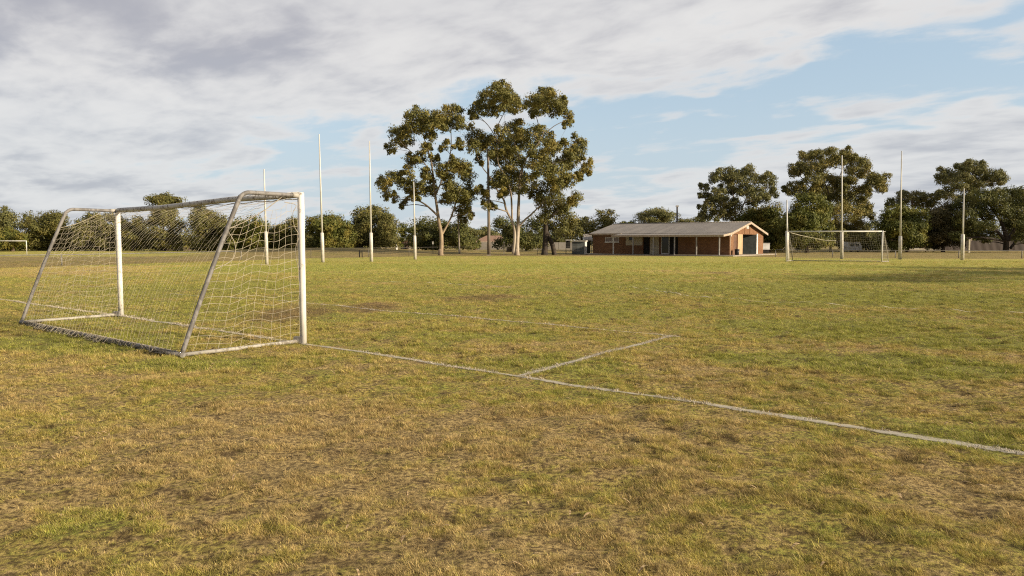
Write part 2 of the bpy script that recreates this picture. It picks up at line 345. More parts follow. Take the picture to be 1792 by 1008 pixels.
for k,o in enumerate([tuft('tuft_a',20,.02,.05,.06,(.7,1.5),.0026,BM,1),tuft('tuft_b',18,.025,.055,.055,(.7,1.5),.0026,BM,2),tuft('tuft_c',24,.018,.042,.075,(.9,1.55),.003,BM,3),
                      tuft('tuft_d',12,.05,.11,.08,(1.3,1.56),.0028,BM,4,1),tuft('tuft_e',22,.03,.06,.045,(.4,1.4),.0028,BM,5)]): protos.objects.link(o)
def scatter(name,x,y,kind,scl,coll,label,cat,dz=0,chalk=None):
    n=len(x); me=bpy.data.meshes.new(name); co=np.stack([x,y,H(x,y)+dz],1).astype(np.float32)
    me.vertices.add(n); me.vertices.foreach_set('co',co.ravel())
    rot=np.stack([RNG.normal(0,.10,n),RNG.normal(0,.10,n),RNG.uniform(0,6.283,n)],1).astype(np.float32)
    me.attributes.new('rot','FLOAT_VECTOR','POINT').data.foreach_set('vector',rot.ravel())
    me.attributes.new('scl','FLOAT','POINT').data.foreach_set('value',scl.astype(np.float32))
    me.attributes.new('kin','INT','POINT').data.foreach_set('value',kind.astype(np.int32))
    for nm,arr in zip(('bare','lush','tan','dry'),turf_attrs(x,y)): me.attributes.new(nm,'FLOAT','POINT').data.foreach_set('value',arr.astype(np.float32))
    if chalk is not None: me.attributes.new('chalk','FLOAT','POINT').data.foreach_set('value',chalk.astype(np.float32))
    o=bpy.data.objects.new(name,me); COL.objects.link(o); tag(o,label,cat,kind='stuff')
    g=bpy.data.node_groups.new(name+' scatter','GeometryNodeTree')
    g.interface.new_socket('Geometry',in_out='INPUT',socket_type='NodeSocketGeometry'); g.interface.new_socket('Geometry',in_out='OUTPUT',socket_type='NodeSocketGeometry')
    N=NT(g); gi=N.n('NodeGroupInput'); gout=N.n('NodeGroupOutput'); ip=N.n('GeometryNodeInstanceOnPoints'); ci=N.n('GeometryNodeCollectionInfo')
    ci.inputs['Collection'].default_value=coll; ci.inputs['Separate Children'].default_value=True; ci.inputs['Reset Children'].default_value=True
    def at(nm,t):
        a=N.n('GeometryNodeInputNamedAttribute',data_type=t); a.inputs['Name'].default_value=nm; return a.outputs[0]
    N.put(ip.inputs['Points'],gi.outputs[0]); N.put(ip.inputs['Instance'],ci.outputs[0]); ip.inputs['Pick Instance'].default_value=True
    N.put(ip.inputs['Instance Index'],at('kin','INT')); N.put(ip.inputs['Rotation'],at('rot','FLOAT_VECTOR')); N.put(ip.inputs['Scale'],at('scl','FLOAT'))
    N.put(gout.inputs[0],ip.outputs[0])
    md=o.modifiers.new('scatter','NODES'); md.node_group=g; return o
xs=[];ys=[];ss=[]
for y0,y1,dn,sc in ((2.6,5.5,3600,.54),(5.5,9,2000,.68),(9,14,850,.95),(14,22,320,1.25),(22,36,85,1.7),(36,60,14,2.4)):
    A=.5*(.78*(y0+y1)*2)*(y1-y0); n=int(A*dn)
    yy=np.sqrt(RNG.uniform(y0*y0,y1*y1,n)); xx=RNG.uniform(-1,1,n)*(.76*yy+.3)
    xs.append(xx);ys.append(yy);ss.append(np.full(n,sc))
xs=np.concatenate(xs);ys=np.concatenate(ys);ss=np.concatenate(ss)
cl=.42*vnoise(xs,ys,.24,1)+.4*vnoise(xs,ys,.10,2)+.18*vnoise(xs,ys,1.3,3)
b_,l_,t_,d_=turf_attrs(xs,ys)
ld=line_dist(xs,ys)
keep=(RNG.random(len(xs))<np.clip((cl-.40)*5.5,.06,1)*(1-.45*b_))&((ld>0.01)|(RNG.random(len(xs))<np.where(ys>11.5,.22,.5)))
pt=vnoise(xs,ys,.42,31)*.6+vnoise(xs,ys,.16,32)*.4; keep&=(pt<.66)|(RNG.random(len(xs))<.12)
xs,ys,ss,cl,l_,ld=xs[keep],ys[keep],ss[keep],cl[keep],l_[keep],ld[keep]
scl=ss*(.6+.9*np.clip(cl-.3,0,1)*1.3)*RNG.uniform(.7,1.25,len(xs))*(1+.2*l_); scl=np.where(ys>14,scl*.8,scl); scl=np.where(ld<.05,scl*.6,scl)
kin=RNG.choice(5,len(xs),p=[.27,.20,.28,.17,.08])
print('tufts',len(xs))
scatter('grass',xs,ys,kin,scl,protos,'short worn grass tufts covering the playing field','grass',0,np.clip((.015-ld)/.04,0,1)*np.clip((vnoise(xs,ys,.22,41)*.6+vnoise(xs,ys,.8,42)*.5-.30)*3,0,1)*.95)
# chalked blades along the near lines
wm,N,out=new_mat('chalked blades'); b=N.n('ShaderNodeBsdfDiffuse'); ri=N.n('ShaderNodeNewGeometry').outputs['Random Per Island']
N.put(b.inputs[0],N.mix(ri,(.62,.56,.47),(.36,.30,.22))); N.put(out.inputs[0],b.outputs[0])
pc=bpy.data.collections.new('chalked tuft kinds')
for k in range(3): pc.objects.link(tuft('chalk_tuft_'+'abc'[k],10,.012,.03,.035,(.7,1.5),.005,wm,20+k))
lx=[];ly=[];ls=[]
for (pts,wd),k in zip(LINEPTS[:3],(.85,.8,.35)):
    for a,b2 in zip(pts[:-1],pts[1:]):
        if a[1]>22: continue
        L=np.hypot(*(b2-a)); n=RNG.poisson(L*45*k)
        t=RNG.random(n); o=RNG.normal(0,wd*.33,n); d=(b2-a)/(L+1e-9)
        lx.append(a[0]+(b2[0]-a[0])*t-d[1]*o); ly.append(a[1]+(b2[1]-a[1])*t+d[0]*o); ls.append(np.full(n,1.0 if a[1]<14 else 1.3))
lx=np.concatenate(lx);ly=np.concatenate(ly);ls=np.concatenate(ls)
gap=vnoise(lx,ly,.5,9)*.6+vnoise(lx,ly,.13,10)*.4; k=gap>.43; lx,ly,ls=lx[k],ly[k],ls[k]
scatter('chalked_grass',lx,ly,RNG.integers(0,3,len(lx)),ls*RNG.uniform(.6,1.2,len(lx)),pc,'grass blades whitened by the marking chalk','grass',.012)
# dead leaves and twigs lying in the turf
lm=simple('dead leaves',(.46,.33,.17),(.14,.085,.045),40,.8); lc=bpy.data.collections.new('litter kinds')
def leaf_litter(nm,L,W,curl):
    me=bpy.data.meshes.new(nm); v=[];f=[]
    for i in range(6):
        t=i/5; ww=W*math.sin(math.pi*(.08+.88*t)); z=.012+curl*math.sin(t*3.1); v+=[(t*L-L/2,-ww/2,z+ww*.3),(t*L-L/2,ww/2,z+ww*.3)]
        if i:f.append((2*i-2,2*i-1,2*i+1,2*i))
    me.from_pydata(v,[],f); me.materials.append(lm); return bpy.data.objects.new(nm,me)
for a in (('dead_leaf_a',.09,.018,.012),('dead_leaf_b',.12,.014,.02),('dead_twig',.17,.006,.01)): lc.objects.link(leaf_litter(*a))
n=1500; yy=np.sqrt(RNG.uniform(9,18**2,n)); xx=RNG.uniform(-1,1,n)*.75*yy
scatter('leaf_litter',xx,yy,RNG.integers(0,3,n),RNG.uniform(.4,1.,n),lc,'small dead leaves and twigs lying in the grass','leaf litter',.015)
# ------------------------------------------------------------------ materials for built things
def paint_worn(name,base,under,amt,sc=9):
    m,N,out=new_mat(name); b=N.n('ShaderNodeBsdfPrincipled'); tc=N.n('ShaderNodeTexCoord').outputs['Object']
    n1=N.noise(tc,sc,7,.7); n2=N.noise(N.scale(tc,(1,1,.25)),sc*2.2,5,.6); n3=N.noise(tc,2.2,3)
    k=N.m('ADD',N.m('ADD',N.m('MULTIPLY',n1,.6),N.m('MULTIPLY',n2,.35)),N.m('MULTIPLY',n3,.3))
    col=N.mix(N.sstep(k,amt,amt+.06),base,under); col=N.mix(N.m('MULTIPLY',N.sstep(n2,.35,.7),.35),col,tuple(q*.6 for q in base))
    N.put(b.inputs['Base Color'],col); b.inputs['Roughness'].default_value=.62; b.inputs['Specular IOR Level'].default_value=.3
    bp=N.n('ShaderNodeBump'); bp.inputs['Strength'].default_value=.25; bp.inputs['Distance'].default_value=.004; N.put(bp.inputs['Height'],n1); N.put(b.inputs['Normal'],bp.outputs[0])
    N.put(out.inputs[0],b.outputs[0]); return m
WHITE=paint_worn('worn white paint',(.66,.63,.58),(.23,.18,.13),.70)
CROSS=paint_worn('chipped crossbar paint',(.50,.48,.445),(.13,.095,.07),.63,14)
GALV=paint_worn('weathered galvanised pipe',(.20,.187,.178),(.12,.11,.103),.60,7)
GALVL=paint_worn('pale pipe',(.36,.335,.295),(.19,.165,.135),.62,10)
POST=simple('white post paint',(.58,.57,.54),(.46,.44,.40),3,.5,stretch=(1,1,.3))
PAD=simple('post padding vinyl',(.58,.55,.50),(.46,.42,.37),4,.6)
NETM=simple('weathered net cord',(.37,.325,.25),(.27,.235,.18),8,.9); NETG=simple('faded net cord',(.40,.37,.32),(.3,.27,.22),6,.9)
ROPE=simple('pale rope',(.62,.56,.44),(.5,.45,.34),8,.9)
# ------------------------------------------------------------------ near goal
PR=Vector((*G(531,600),0)); PL=Vector((*G(212,553),0)); BR=Vector((*G(318,626),0)); BL=Vector((*G(38,567),0)); O=(PR+PL)/2
goal=thing('soccer_goal','large weathered white soccer goal with torn beige net standing in the foreground','soccer goal',O)
e=(PL-PR).normalized(); HT=2.40
def mp(mb,nm,mat): return mb.build(nm,mat,goal,O)
Z=Vector((0,0,1))
TR=PR+Z*HT; TL=PL+Z*(P(209,368,PL.y).z)
for p,t in ((PR,TR),(PL,TL)):
    m=MB(); m.tube([p+Z*-.02,p+Z*.8,p+Z*1.6,t+Z*.035],.053,16); mp(m,'post',WHITE)
m=MB(); m.tube([TR-e*-.056,TR+e*2,(TR+TL)/2,TL-e*2,TL-e*.056],.05,16); mp(m,'crossbar',CROSS)
FR={}
for side,(p,t,bk) in {'r':(PR,TR,BR),'l':(PL,TL,BL)}.items():
    d=(bk-p); L=d.length; d=d.normalized(); zt=t.z-.01
    pts=[(t+d*.055-Z*.015,.033),(t+d*.5-Z*.012,.033),(t+d*.84-Z*.01,.033),(t+d*.95-Z*.02,.033),(t+d*1.03-Z*.07,.033),(t+d*1.09-Z*.17,.034)]
    end=bk+Z*.04
    k0=pts[-1][0]
    for s in (.33,.66,1.): pts.append((k0.lerp(end,s)+d*.02*math.sin(s*3.14),.032))
    sm=smooth_path(pts,5); FR[side]=[q[0] for q in sm]
    m=MB(); m.tube([q[0] for q in sm],[q[1] for q in sm],12); mp(m,'side_frame',GALV)
    m=MB(); m.tube([t+d*.06-Z*.015,t+d*.16-Z*.015],.041,12); mp(m,'joint_collar',GALVL)
    m=MB(); m.tube([p+d*.05+Z*.04,p.lerp(bk,.5)+Z*.035,bk+Z*.04],.030,10); mp(m,'ground_bar',GALVL)
    m=MB(); m.box((-.07,-.05,-.05),(.07,.05,.05),Matrix.Translation(p+d*.09+Z*.06)); mp(m,'foot_bracket',GALV)
m=MB(); bb=[BR+Z*.038-(BL-BR).normalized()*.04]+[BR.lerp(BL,s)+Z*(.036+.008*math.sin(s*9))  for s in (.2,.4,.6,.8)]+[BL+Z*.04+(BL-BR).normalized()*.04]
m.tube(bb,.040,12); mp(m,'back_bar',GALV)
# net: back sheet from crossbar to back bar, sagging; two side sheets
net=MB(); CR=.0022
def on_frame(side,s):
    fr=FR[side]; ln=[0]
    for a,b in zip(fr[:-1],fr[1:]): ln.append(ln[-1]+(b-a).length)
    T=s*ln[-1]
    for i in range(len(fr)-1):
        if ln[i+1]>=T: return fr[i].lerp(fr[i+1],(T-ln[i])/(ln[i+1]-ln[i]+1e-9))
    return fr[-1]
rn=random.Random(5)
def sheet(fn,nu,nv,r=CR,jit=.008,skip=.0):
    g=[[fn(i/(nu),j/(nv))+Vector((rn.gauss(0,jit),rn.gauss(0,jit),rn.gauss(0,jit))) for j in range(nv+1)] for i in range(nu+1)]
    for i in range(nu+1):
        if rn.random()>=skip: net.tube(g[i],r,3,False,False)
    for j in range(nv+1):
        c=[g[i][j] for i in range(nu+1)]; net.tube(c,r,3,False,False)
    return g
def pipe_at(side,z):
    return min(FR[side][12:],key=lambda q_:abs(q_.z-z))
def back_fn(a,b):                        # a: right to left, b: top to bottom
    top=(TR-Z*.055).lerp(TL-Z*.055,a); bot=BR.lerp(BL,a)+Z*.06
    k=pipe_at('r',1.9).lerp(pipe_at('l',1.75),a); inn=math.sin(math.pi*a)**.6
    K=k+(k-(top+bot)*.5)*(.75-.45*inn)-Z*(.02*inn)
    p=top*(1-b)**2+K*2*b*(1-b)+bot*b*b
    return p+(BL-BR).normalized()*.35*(1-a)*a*math.sin(math.pi*b)+Z*.012*math.sin(a*70)*(1-b)
gb=sheet(back_fn,54,22,.0014)
def side_fn(side,p,t,bk):
    def fn(a,b):                         # a: front post to back, b: top to bottom
        zt=t.z-.10-(.02+ .55*max(0,a-.42)) - .05*math.sin(math.pi*a)
        d=(bk-p); 
        # back edge runs down the sloping pipe
        z=zt*(1-b)+.05*b
        bx=p+d*(.035)+Z*z
        # pipe position at this height
        fr_=FR[side][14:]; zs_=[-q_.z for q_ in fr_]
        best=Vector((np.interp(-z,zs_,[q_.x for q_ in fr_]),np.interp(-z,zs_,[q_.y for q_ in fr_]),z))
        ex=Vector((best.x,best.y,z))
        wob=.045*math.sin(a*13+b*2.0)*min(1,4*a*(1-a))
        return bx.lerp(ex,a)+Z*(wob-.06*math.sin(math.pi*a)*(1-b))+e*(.03*math.sin(a*9+b*6))*math.sin(math.pi*a)
    return fn
sheet(side_fn('r',PR,TR,BR),11,17,.0024,.006)
sheet(side_fn('l',PL,TL,BL),11,19,.0020,.010)
# head rope, loose edge ropes, cords hanging off the back bar
net.tube([TR.lerp(TL,s)-Z*(.06+.012*math.sin(s*60)) for s in np.linspace(.0,1,60)],.006,4,False)
for side,t,p in (('r',TR,PR),('l',TL,PL)):
    a=t-Z*.06+((BR-PR) if side=='r' else (BL-PL)).normalized()*.35; b=pipe_at(side,1.85)
    net.tube([a.lerp(b,s)-Z*.05*math.sin(math.pi*s) for s in np.linspace(0,1,8)],.007,4,False)
dR=(BR-PR).normalized()
net.tube([q[0] for q in smooth_path([(TR-Z*.13+dR*.3,0),(TR-Z*.17+dR*.09,0),(TR-Z*.30+dR*.15,0),(TR-Z*.5+dR*.13,0),(TR-Z*.66+dR*.05,0),(TR-Z*.85+dR*.11,0),(TR-Z*1.05+dR*.1,0),(TR-Z*1.25+dR*.05,0)],6)],.0055,4,False)
b0=pipe_at('r',1.85); net.tube([q[0] for q in smooth_path([(b0,0),(b0-dR*.12-Z*.22,0),(b0-dR*.07-Z*.45,0),(pipe_at('r',1.25),0)],6)],.006,4,False)
mp(net,'net',NETM)
loops=MB(); axb=(BL-BR).normalized()
for i in range(150):
    s=rn.random()**.8*.95+.02; c=BR.lerp(BL,s); k=rn.uniform(.03,.11); h=rn.uniform(.5,1.2)
    cl_=1 if .35<s<.85 else .55
    pts=[(c+axb*rn.uniform(-.04,.04)-dR*.03+Z*.06,0),(c+axb*rn.uniform(-.1,.1)+dR*.03+Z*.088,0),(c+axb*rn.uniform(-.1,.1)+dR*(.05+k*.6)*cl_+Z*rn.uniform(.02,.05),0),(c+axb*rn.uniform(-.2,.2)+dR*(.05+k)*cl_+Z*.015,0)]
    if rn.random()<.5: pts.append((c+axb*rn.uniform(-.2,.2)+dR*.045+Z*.07,0))
    loops.tube([q[0] for q in smooth_path(pts,4)],.0045,3,False)
for i in range(34):
    s=i/33; c=BR.lerp(BL,s); pts=[]
    for k in range(9):
        a=k/8*2*math.pi; pts.append(c+Z*.038+(dR*math.cos(a)+Z*math.sin(a))*.047+axb*(.012*k/8))
    loops.tube(pts,.004,3,False)
mp(loops,'net_hem',NETM)
# ------------------------------------------------------------------ far goals
def far_goal(name,label,pa,pb,h,depth,away,net=True,matp=POST,rp=.055):
    o=(pa+pb)/2; r=thing(name,label,'soccer goal',o)
    for p in (pa,pb): MB().tube([p,p+Z*(h+.05)],rp,10).build('post',matp,r,o)
    ed=(pb-pa).normalized(); MB().tube([pa+Z*h+ed*(rp+.001),pb+Z*h-ed*(rp+.001)],rp*.96,10).build('crossbar',matp,r,o)
    if not net: return r
    for i,p in enumerate((pa,pb)):
        bk=p+away*depth+(ed*.95 if i==0 else ed*1.1); t=p+Z*(h-.02)+away*.55+ed*.36
        MB().tube([p+Z*(h-.02)+away*.06,t-away*.12,t-Z*.08+away*.06,bk+Z*.05],.03,8).build('side_frame',GALV if i==0 else GALVL,r,o)
        MB().tube([p+Z*.05+away*.06,bk+Z*.05-away*.03],.03,8).build('ground_bar',GALVL,r,o)
    A=pa+away*depth+ed*.95; B=pb+away*depth+ed*1.1
    MB().tube([A+Z*.05,B+Z*.05],.03,8).build('back_bar',GALV,r,o)
    n=MB(); nu=44; nv=13; g=[]
    for i in range(nu+1):
        a=i/nu; t=pa.lerp(pb,a)+Z*(h-.07); b=A.lerp(B,a)+Z*.08; m_=t.lerp(b,.3)+away*.35-Z*(.25*math.sin(math.pi*a)); col=[]
        for j in range(nv+1):
            s=j/nv; col.append(t.lerp(m_,s)*(1-s)+m_.lerp(b,s)*s if False else (t*(1-s)**2+m_*2*s*(1-s)+b*s*s)+Vector((rn.gauss(0,.02),0,rn.gauss(0,.02))))
        g.append(col); n.tube(col,.004,3,False,False)
    for j in range(nv+1): n.tube([g[i][j] for i in range(nu+1)],.004,3,False,False)
    for p,bk in ((pa,A),(pb,B)):
        for i in range(8):
            s=(i+.5)/8; n.tube([p.lerp(bk,s)+Z*.06,p.lerp(bk,s)+Z*(h*(1-.55*s))],.005,3,False,False)
        for j in range(12):
            z=h*(j+.5)/12; n.tube([p+Z*z,p.lerp(bk,min(1,(1-z/h)/.55+.05))+Z*z],.005,3,False,False)
    n.build('net',NETG,r,o)
    f=[pa+Z*(h-.08)+ed*.3+away*.2,pa+ed*1.3+Z*(h-.32)+away*.6,pa+ed*2.3+Z*(h-.52)+away*.8,pa+ed*3.2+Z*(h-.70)+away*.9,pa+ed*4.0+Z*(h-.74)+away*.9]
    MB().tube([q[0] for q in smooth_path([(x,0) for x in f],5)],.022,5).build('slack_rope',ROPE,r,o)
    return r
far_goal('soccer_goal','distant white soccer goal with grey net in front of the right hand tall posts',Vector((*G(1376,458),0)),Vector((*G(1543,459),0)),2.42,1.45,Vector((.05,1,0)))
a=Vector((*G(47,446),0)); far_goal('soccer_goal','bare white soccer goal frame without net cut by the left picture edge',a+Vector((-7.2,1.2,0)),a,1.68,1,Vector((0,1,0)),False,POST,.05)
# ------------------------------------------------------------------ tall football posts
def football_post(label,base,topv,topx,split,group,r0,r1):
    X0,Y0=G(*base); b=Vector((X0,Y0,0)); t=P(topx,topv,Y0); s=P(base[0],split,Y0).z if split else 0; d=(t-b)
    r=thing('football_post',label,'goal post',b,0,group)
    u=lambda z:b+d*(z/d.z)
    if s:
        m=MB(); m.tube([b-Z*.02,u(s-.04),u(s)],[r0,r0,r1*1.1],14); m.build('post_sleeve',PAD,r,b)
        m=MB(); m.tube([u(s-.03),u(t.z*.6),t],[r1,r1*.8,r1*.55],10); m.build('pole',POST,r,b)
    else:
        m=MB(); m.tube([b-Z*.02,u(t.z*.5),t],[r0,r0*.7,r1*.7],12); m.build('pole',POST,r,b)
GL='white football posts standing beyond the foreground goal'; GR2='white football posts standing round the distant goal'
football_post('short white football post seen through the foreground net, left of the tall pair',(467,463),296,462,405,GL,.12,.07)
football_post('tallest white football post, just right of the foreground goal',(565,459),235,558.5,407,GL,.135,.075)
football_post('tall white football post in front of the two bushes, left of the short outer one',(650,458),247,646.5,407,GL,.135,.075)
football_post('short white football post in front of the left gum tree',(726.5,454),318,724,412,GL,.135,.075)
football_post('short thin white football post rising behind the left end of the distant goal',(1378,456),350,1377,404,GR2,.145,.08)
football_post('tall white football post rising behind the middle of the distant goal',(1473,453),272,1473.5,405,GR2,.145,.08)
football_post('tallest white football post right of the distant goal',(1575,454),264,1578,413,GR2,.145,.08)
football_post('short white football post in front of the spreading dark tree at right',(1684,455),330,1687,410,GR2,.145,.08)
# ------------------------------------------------------------------ clubhouse
def brick_mat():
    m,N,out=new_mat('red brick'); b=N.n('ShaderNodeBsdfPrincipled'); b.inputs['Roughness'].default_value=.9; b.inputs['Specular IOR Level'].default_value=.15
    tc=N.n('ShaderNodeTexCoord').outputs['Object']; s=N.n('ShaderNodeSeparateXYZ'); N.put(s.inputs[0],tc)
    v=N.vec(N.m('ADD',s.outputs[0],s.outputs[1]),s.outputs[2],0)
    br=N.n('ShaderNodeTexBrick'); N.put(br.inputs['Vector'],v); br.inputs['Scale'].default_value=1; br.inputs['Brick Width'].default_value=.24; br.inputs['Row Height'].default_value=.086; br.inputs['Mortar Size'].default_value=.008
    br.inputs['Color1'].default_value=(.165,.078,.042,1); br.inputs['Color2'].default_value=(.25,.132,.068,1); br.inputs['Mortar'].default_value=(.19,.13,.08,1)
    n=N.noise(tc,1.1,5); N.put(b.inputs['Base Color'],N.mix(N.m('MULTIPLY',N.sstep(n,.35,.7),.4),br.outputs[0],(.115,.052,.028))); N.put(out.inputs[0],b.outputs[0]); return m
def metal_roof(name,c1,c2,axis=0,per=.19):
    m,N,out=new_mat(name); b=N.n('ShaderNodeBsdfPrincipled'); b.inputs['Roughness'].default_value=.55; b.inputs['Specular IOR Level'].default_value=.3
    tc=N.n('ShaderNodeTexCoord').outputs['Object']; s=N.n('ShaderNodeSeparateXYZ'); N.put(s.inputs[0],tc)
    wv=N.m('SINE',N.m('MULTIPLY',s.outputs[axis],2*math.pi/per)); bp=N.n('ShaderNodeBump'); bp.inputs['Strength'].default_value=.5; bp.inputs['Distance'].default_value=.03; N.put(bp.inputs['Height'],wv)
    n=N.noise(N.scale(tc,(1,.35,1)),.9,5,.6); sh=N.n('ShaderNodeTexWhiteNoise',noise_dimensions='1D'); N.put(sh.inputs['W'],N.m('FLOOR',N.m('DIVIDE',s.outputs[axis],.76)))
    k=N.m('ADD',N.m('MULTIPLY',N.sstep(n,.3,.7),.7),N.m('MULTIPLY',sh.outputs[0],.3))
    N.put(b.inputs['Base Color'],N.mix(k,c1,c2)); N.put(b.inputs['Normal'],bp.outputs[0]); N.put(out.inputs[0],b.outputs[0]); return m
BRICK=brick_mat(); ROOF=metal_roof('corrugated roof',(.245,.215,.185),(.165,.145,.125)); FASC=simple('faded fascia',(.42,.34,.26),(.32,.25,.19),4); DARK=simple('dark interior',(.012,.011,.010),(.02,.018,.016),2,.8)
TRIM=simple('cream paint',(.52,.46,.34),(.43,.37,.27),3); WTRIM=simple('white trim',(.66,.64,.60),(.55,.52,.48),3); STEEL=simple('grey painted steel',(.34,.32,.30),(.25,.235,.22),4); CONC=simple('concrete slab',(.32,.28,.23),(.24,.205,.17),3,.9)
def glass():
    m,N,out=new_mat('window glass'); b=N.n('ShaderNodeBsdfPrincipled'); b.inputs['Base Color'].default_value=(.02,.022,.02,1); b.inputs['Roughness'].default_value=.12; b.inputs['Specular IOR Level'].default_value=.45; N.put(out.inputs[0],b.outputs[0]); return m
GLASS=glass(); DOORC=simple('sunlit timber door',(.46,.32,.19),(.38,.26,.15),3,.7,stretch=(1,1,.3)); DOORG=simple('grey steel door',(.035,.040,.039),(.026,.030,.029),3,.85,spec=.1)
TH=R(37); C0=Vector((24.4,82,.0)); ct,st=math.cos(TH),math.sin(TH); FL=.10
def fx(u):  q_=(u-896)/F; return (82*q_-24.4)/(ct+st*q_)     # along the front wall
def gy_(u): q_=(u-896)/F; return (82*q_-24.4)/(st-ct*q_)      # along the gable wall
club=thing('clubhouse','low red brick clubhouse with grey gabled iron roof and front verandah','clubhouse',C0,-TH)
XL=-17.7; DP=11.6; EV=2.62; RZ=3.84; RY=DP/2
MB().box((XL-.8,-3.1,-.2),(1.6,DP+.4,FL)).build('slab',CONC,club)
# walls: front and gable as wall boxes around their openings
wf=MB(); zt=EV-.02
ops=[(fx(1059),fx(1083),1.55,2.15),(fx(1095),fx(1124),1.15,2.45),(fx(1125.5),fx(1136.5),FL,2.45),(fx(1156),fx(1186),FL,2.45)]
x=XL
for a,b,z0,z1 in ops:
    wf.box((x,0,FL),(a,.24,zt)); 
    if z0>FL: wf.box((a,0,FL),(b,.24,z0))
    wf.box((a,0,z1),(b,.24,zt)); x=b
wf.box((x,0,FL),(-.24,.24,zt)); wf.build('front_wall',BRICK,club)
gw=MB(); g0,g1=gy_(1283),gy_(1290); g2,g3=gy_(1290.8),gy_(1322); DH=2.45
sl_=(RZ-EV)/RY
zr=lambda y:EV+sl_*(RY-abs(y-RY))-.10
def gcol(ya,yb,z0):                      # wall slice under the rake
    ys_=[ya,yb] if not ya<RY<yb else [ya,RY,yb]
    poly=[(ya,z0),(yb,z0)]+[(y,zr(y)) for y in reversed(ys_)]; gw.prism(poly,0,-.24,0)
gcol(0,g0,FL); gcol(g0,g1,DH); gcol(g1,g2,FL); gcol(g2,g3,DH); gcol(g3,DP,FL); gw.build('gable_wall',BRICK,club)
bw=MB(); bw.box((XL,DP-.24,FL),(-.24,DP,zt)); bw.prism([(.24,FL),(DP-.24,FL),(DP-.24,zr(DP-.24)),(RY,zr(RY)),(.24,zr(.24))],0,XL,XL+.24); bw.build('rear_wall',BRICK,club)
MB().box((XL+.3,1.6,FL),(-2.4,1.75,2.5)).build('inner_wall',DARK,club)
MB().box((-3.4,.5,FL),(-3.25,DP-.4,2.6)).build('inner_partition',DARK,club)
# pier strips and gable vent
MB().box((.002,RY-.95,DH+.05),(.05,RY-.55,zr(RY-.95)-.02)).build('brick_pier',BRICK,club); MB().box((.002,RY+.75,DH+.05),(.05,RY+1.0,zr(RY+1.0)-.02)).build('brick_pier',BRICK,club)
vt=MB(); vt.box((.003,RY-.45,3.12),(.06,RY+.35,3.46)); vo=vt.build('gable_vent',WTRIM,club)
lv=MB(); [lv.box((.062,RY-.4,3.15+i*.075),(.075,RY+.3,3.19+i*.075)) for i in range(4)]; lv.build('louvre',STEEL,vo)
# roof: two slopes with thickness plus the flatter verandah sheet
ov=.45; rx0,rx1=XL-.35,.42
rf=MB(); T=.07
def slope(y0,z0,y1,z1,xa,xb): rf.prism([(y0,z0),(y1,z1),(y1,z1+T),(y0,z0+T)],0,xa,xb)
slope(-ov,EV-sl_*ov,RY,RZ,rx0,rx1); slope(RY+.001,RZ-.001,DP+ov,EV-sl_*ov,rx0,rx1)
rf.tube([(rx0-.02,RY,RZ+T),(rx1+.02,RY,RZ+T)],.09,8); ro=rf.build('roof',ROOF,club)
vx0=-13.4; VZ=2.28; vy=-2.95
vr=MB(); vr.prism([(vy,VZ),(-ov+.02,EV-sl_*ov-.03),(-ov+.02,EV-sl_*ov+.03),(vy,VZ+.06)],0,vx0,rx1); vr.build('verandah_roof',ROOF,club)
MB().box((vx0,vy-.04,VZ-.14),(rx1,vy-.005,VZ+.075)).build('gutter',FASC,club)
MB().box((rx0,-ov-.10,EV-sl_*ov-.12),(vx0-.01,-ov-.005,EV-sl_*ov+.085)).build('gutter',FASC,club)
bg_=MB(); bg_.prism([(vy,VZ-.13),(-ov,EV-sl_*ov-.17),(RY,RZ-.16),(DP+ov,EV-sl_*ov-.17),(DP+ov,EV-sl_*ov+.085),(RY,RZ+.085),(-ov,EV-sl_*ov+.085),(vy,VZ+.08)],0,rx1+.003,rx1+.04); bg_.build('bargeboard',FASC,club)
MB().box((vx0+.1,vy+.1,VZ-.13),(rx1-.1,vy+.2,VZ-.005)).build('verandah_beam',FASC,club)
for i in range(6):
    xx=-.08+(vx0+.28)*(i/5.); MB().box((xx-.055,vy+.09,FL),(xx+.055,vy+.21,VZ-.132)).build('verandah_post',STEEL if i<5 else WTRIM,club)
def window(a,b,z0,z1,sill,mull,pane=GLASS):
    f=MB(); w_=.06; f.box((a,-.02,z0),(a+w_,.10,z1)).box((b-w_,-.02,z0),(b,.10,z1)).box((a+w_,-.02,z1-w_),(b-w_,.10,z1)).box((a+w_,-.02,z0),(b-w_,.10,z0+w_))
    if mull: c=(a+b)/2; f.box((c-.03,-.015,z0+w_),(c+.03,.10,z1-w_))
    o=f.build('window',WTRIM,club); MB().box((a+w_,.04,z0+w_),(b-w_,.06,z1-w_)).build('pane',pane,o)
    if sill: MB().box((a-.06,-.10,z0-.09),(b+.06,-.021,z0+.01)).build('sill',WTRIM,o)
    return o
window(*ops[0],True,True,simple('frosted pane',(.24,.19,.17),(.17,.13,.12),2,.3))
wo2=MB(); a,b,z0,z1=ops[1]; sh=wo2.box((a,-.04,z0),(a+.42,.02,z1)).box((a+.42,-.04,z0),(b,.02,z0+.62)).box((a+1.05,-.04,z0+.62),(b,.02,z1)).build('boarded_window',TRIM,club); sh['label']='cream boarded window with a dark opening'
MB().box((a+.42,.03,z0+.62),(a+1.05,.05,z1)).build('pane',GLASS,sh)
a,b=fx(1137.5),fx(1153); pb=MB()
for i in range(6): pb.box((a+(b-a)*i/6,-.05,FL+.02),(a+(b-a)*(i+1)/6-.015,-.01,2.45))
pb.build('cream_panel',TRIM,club)
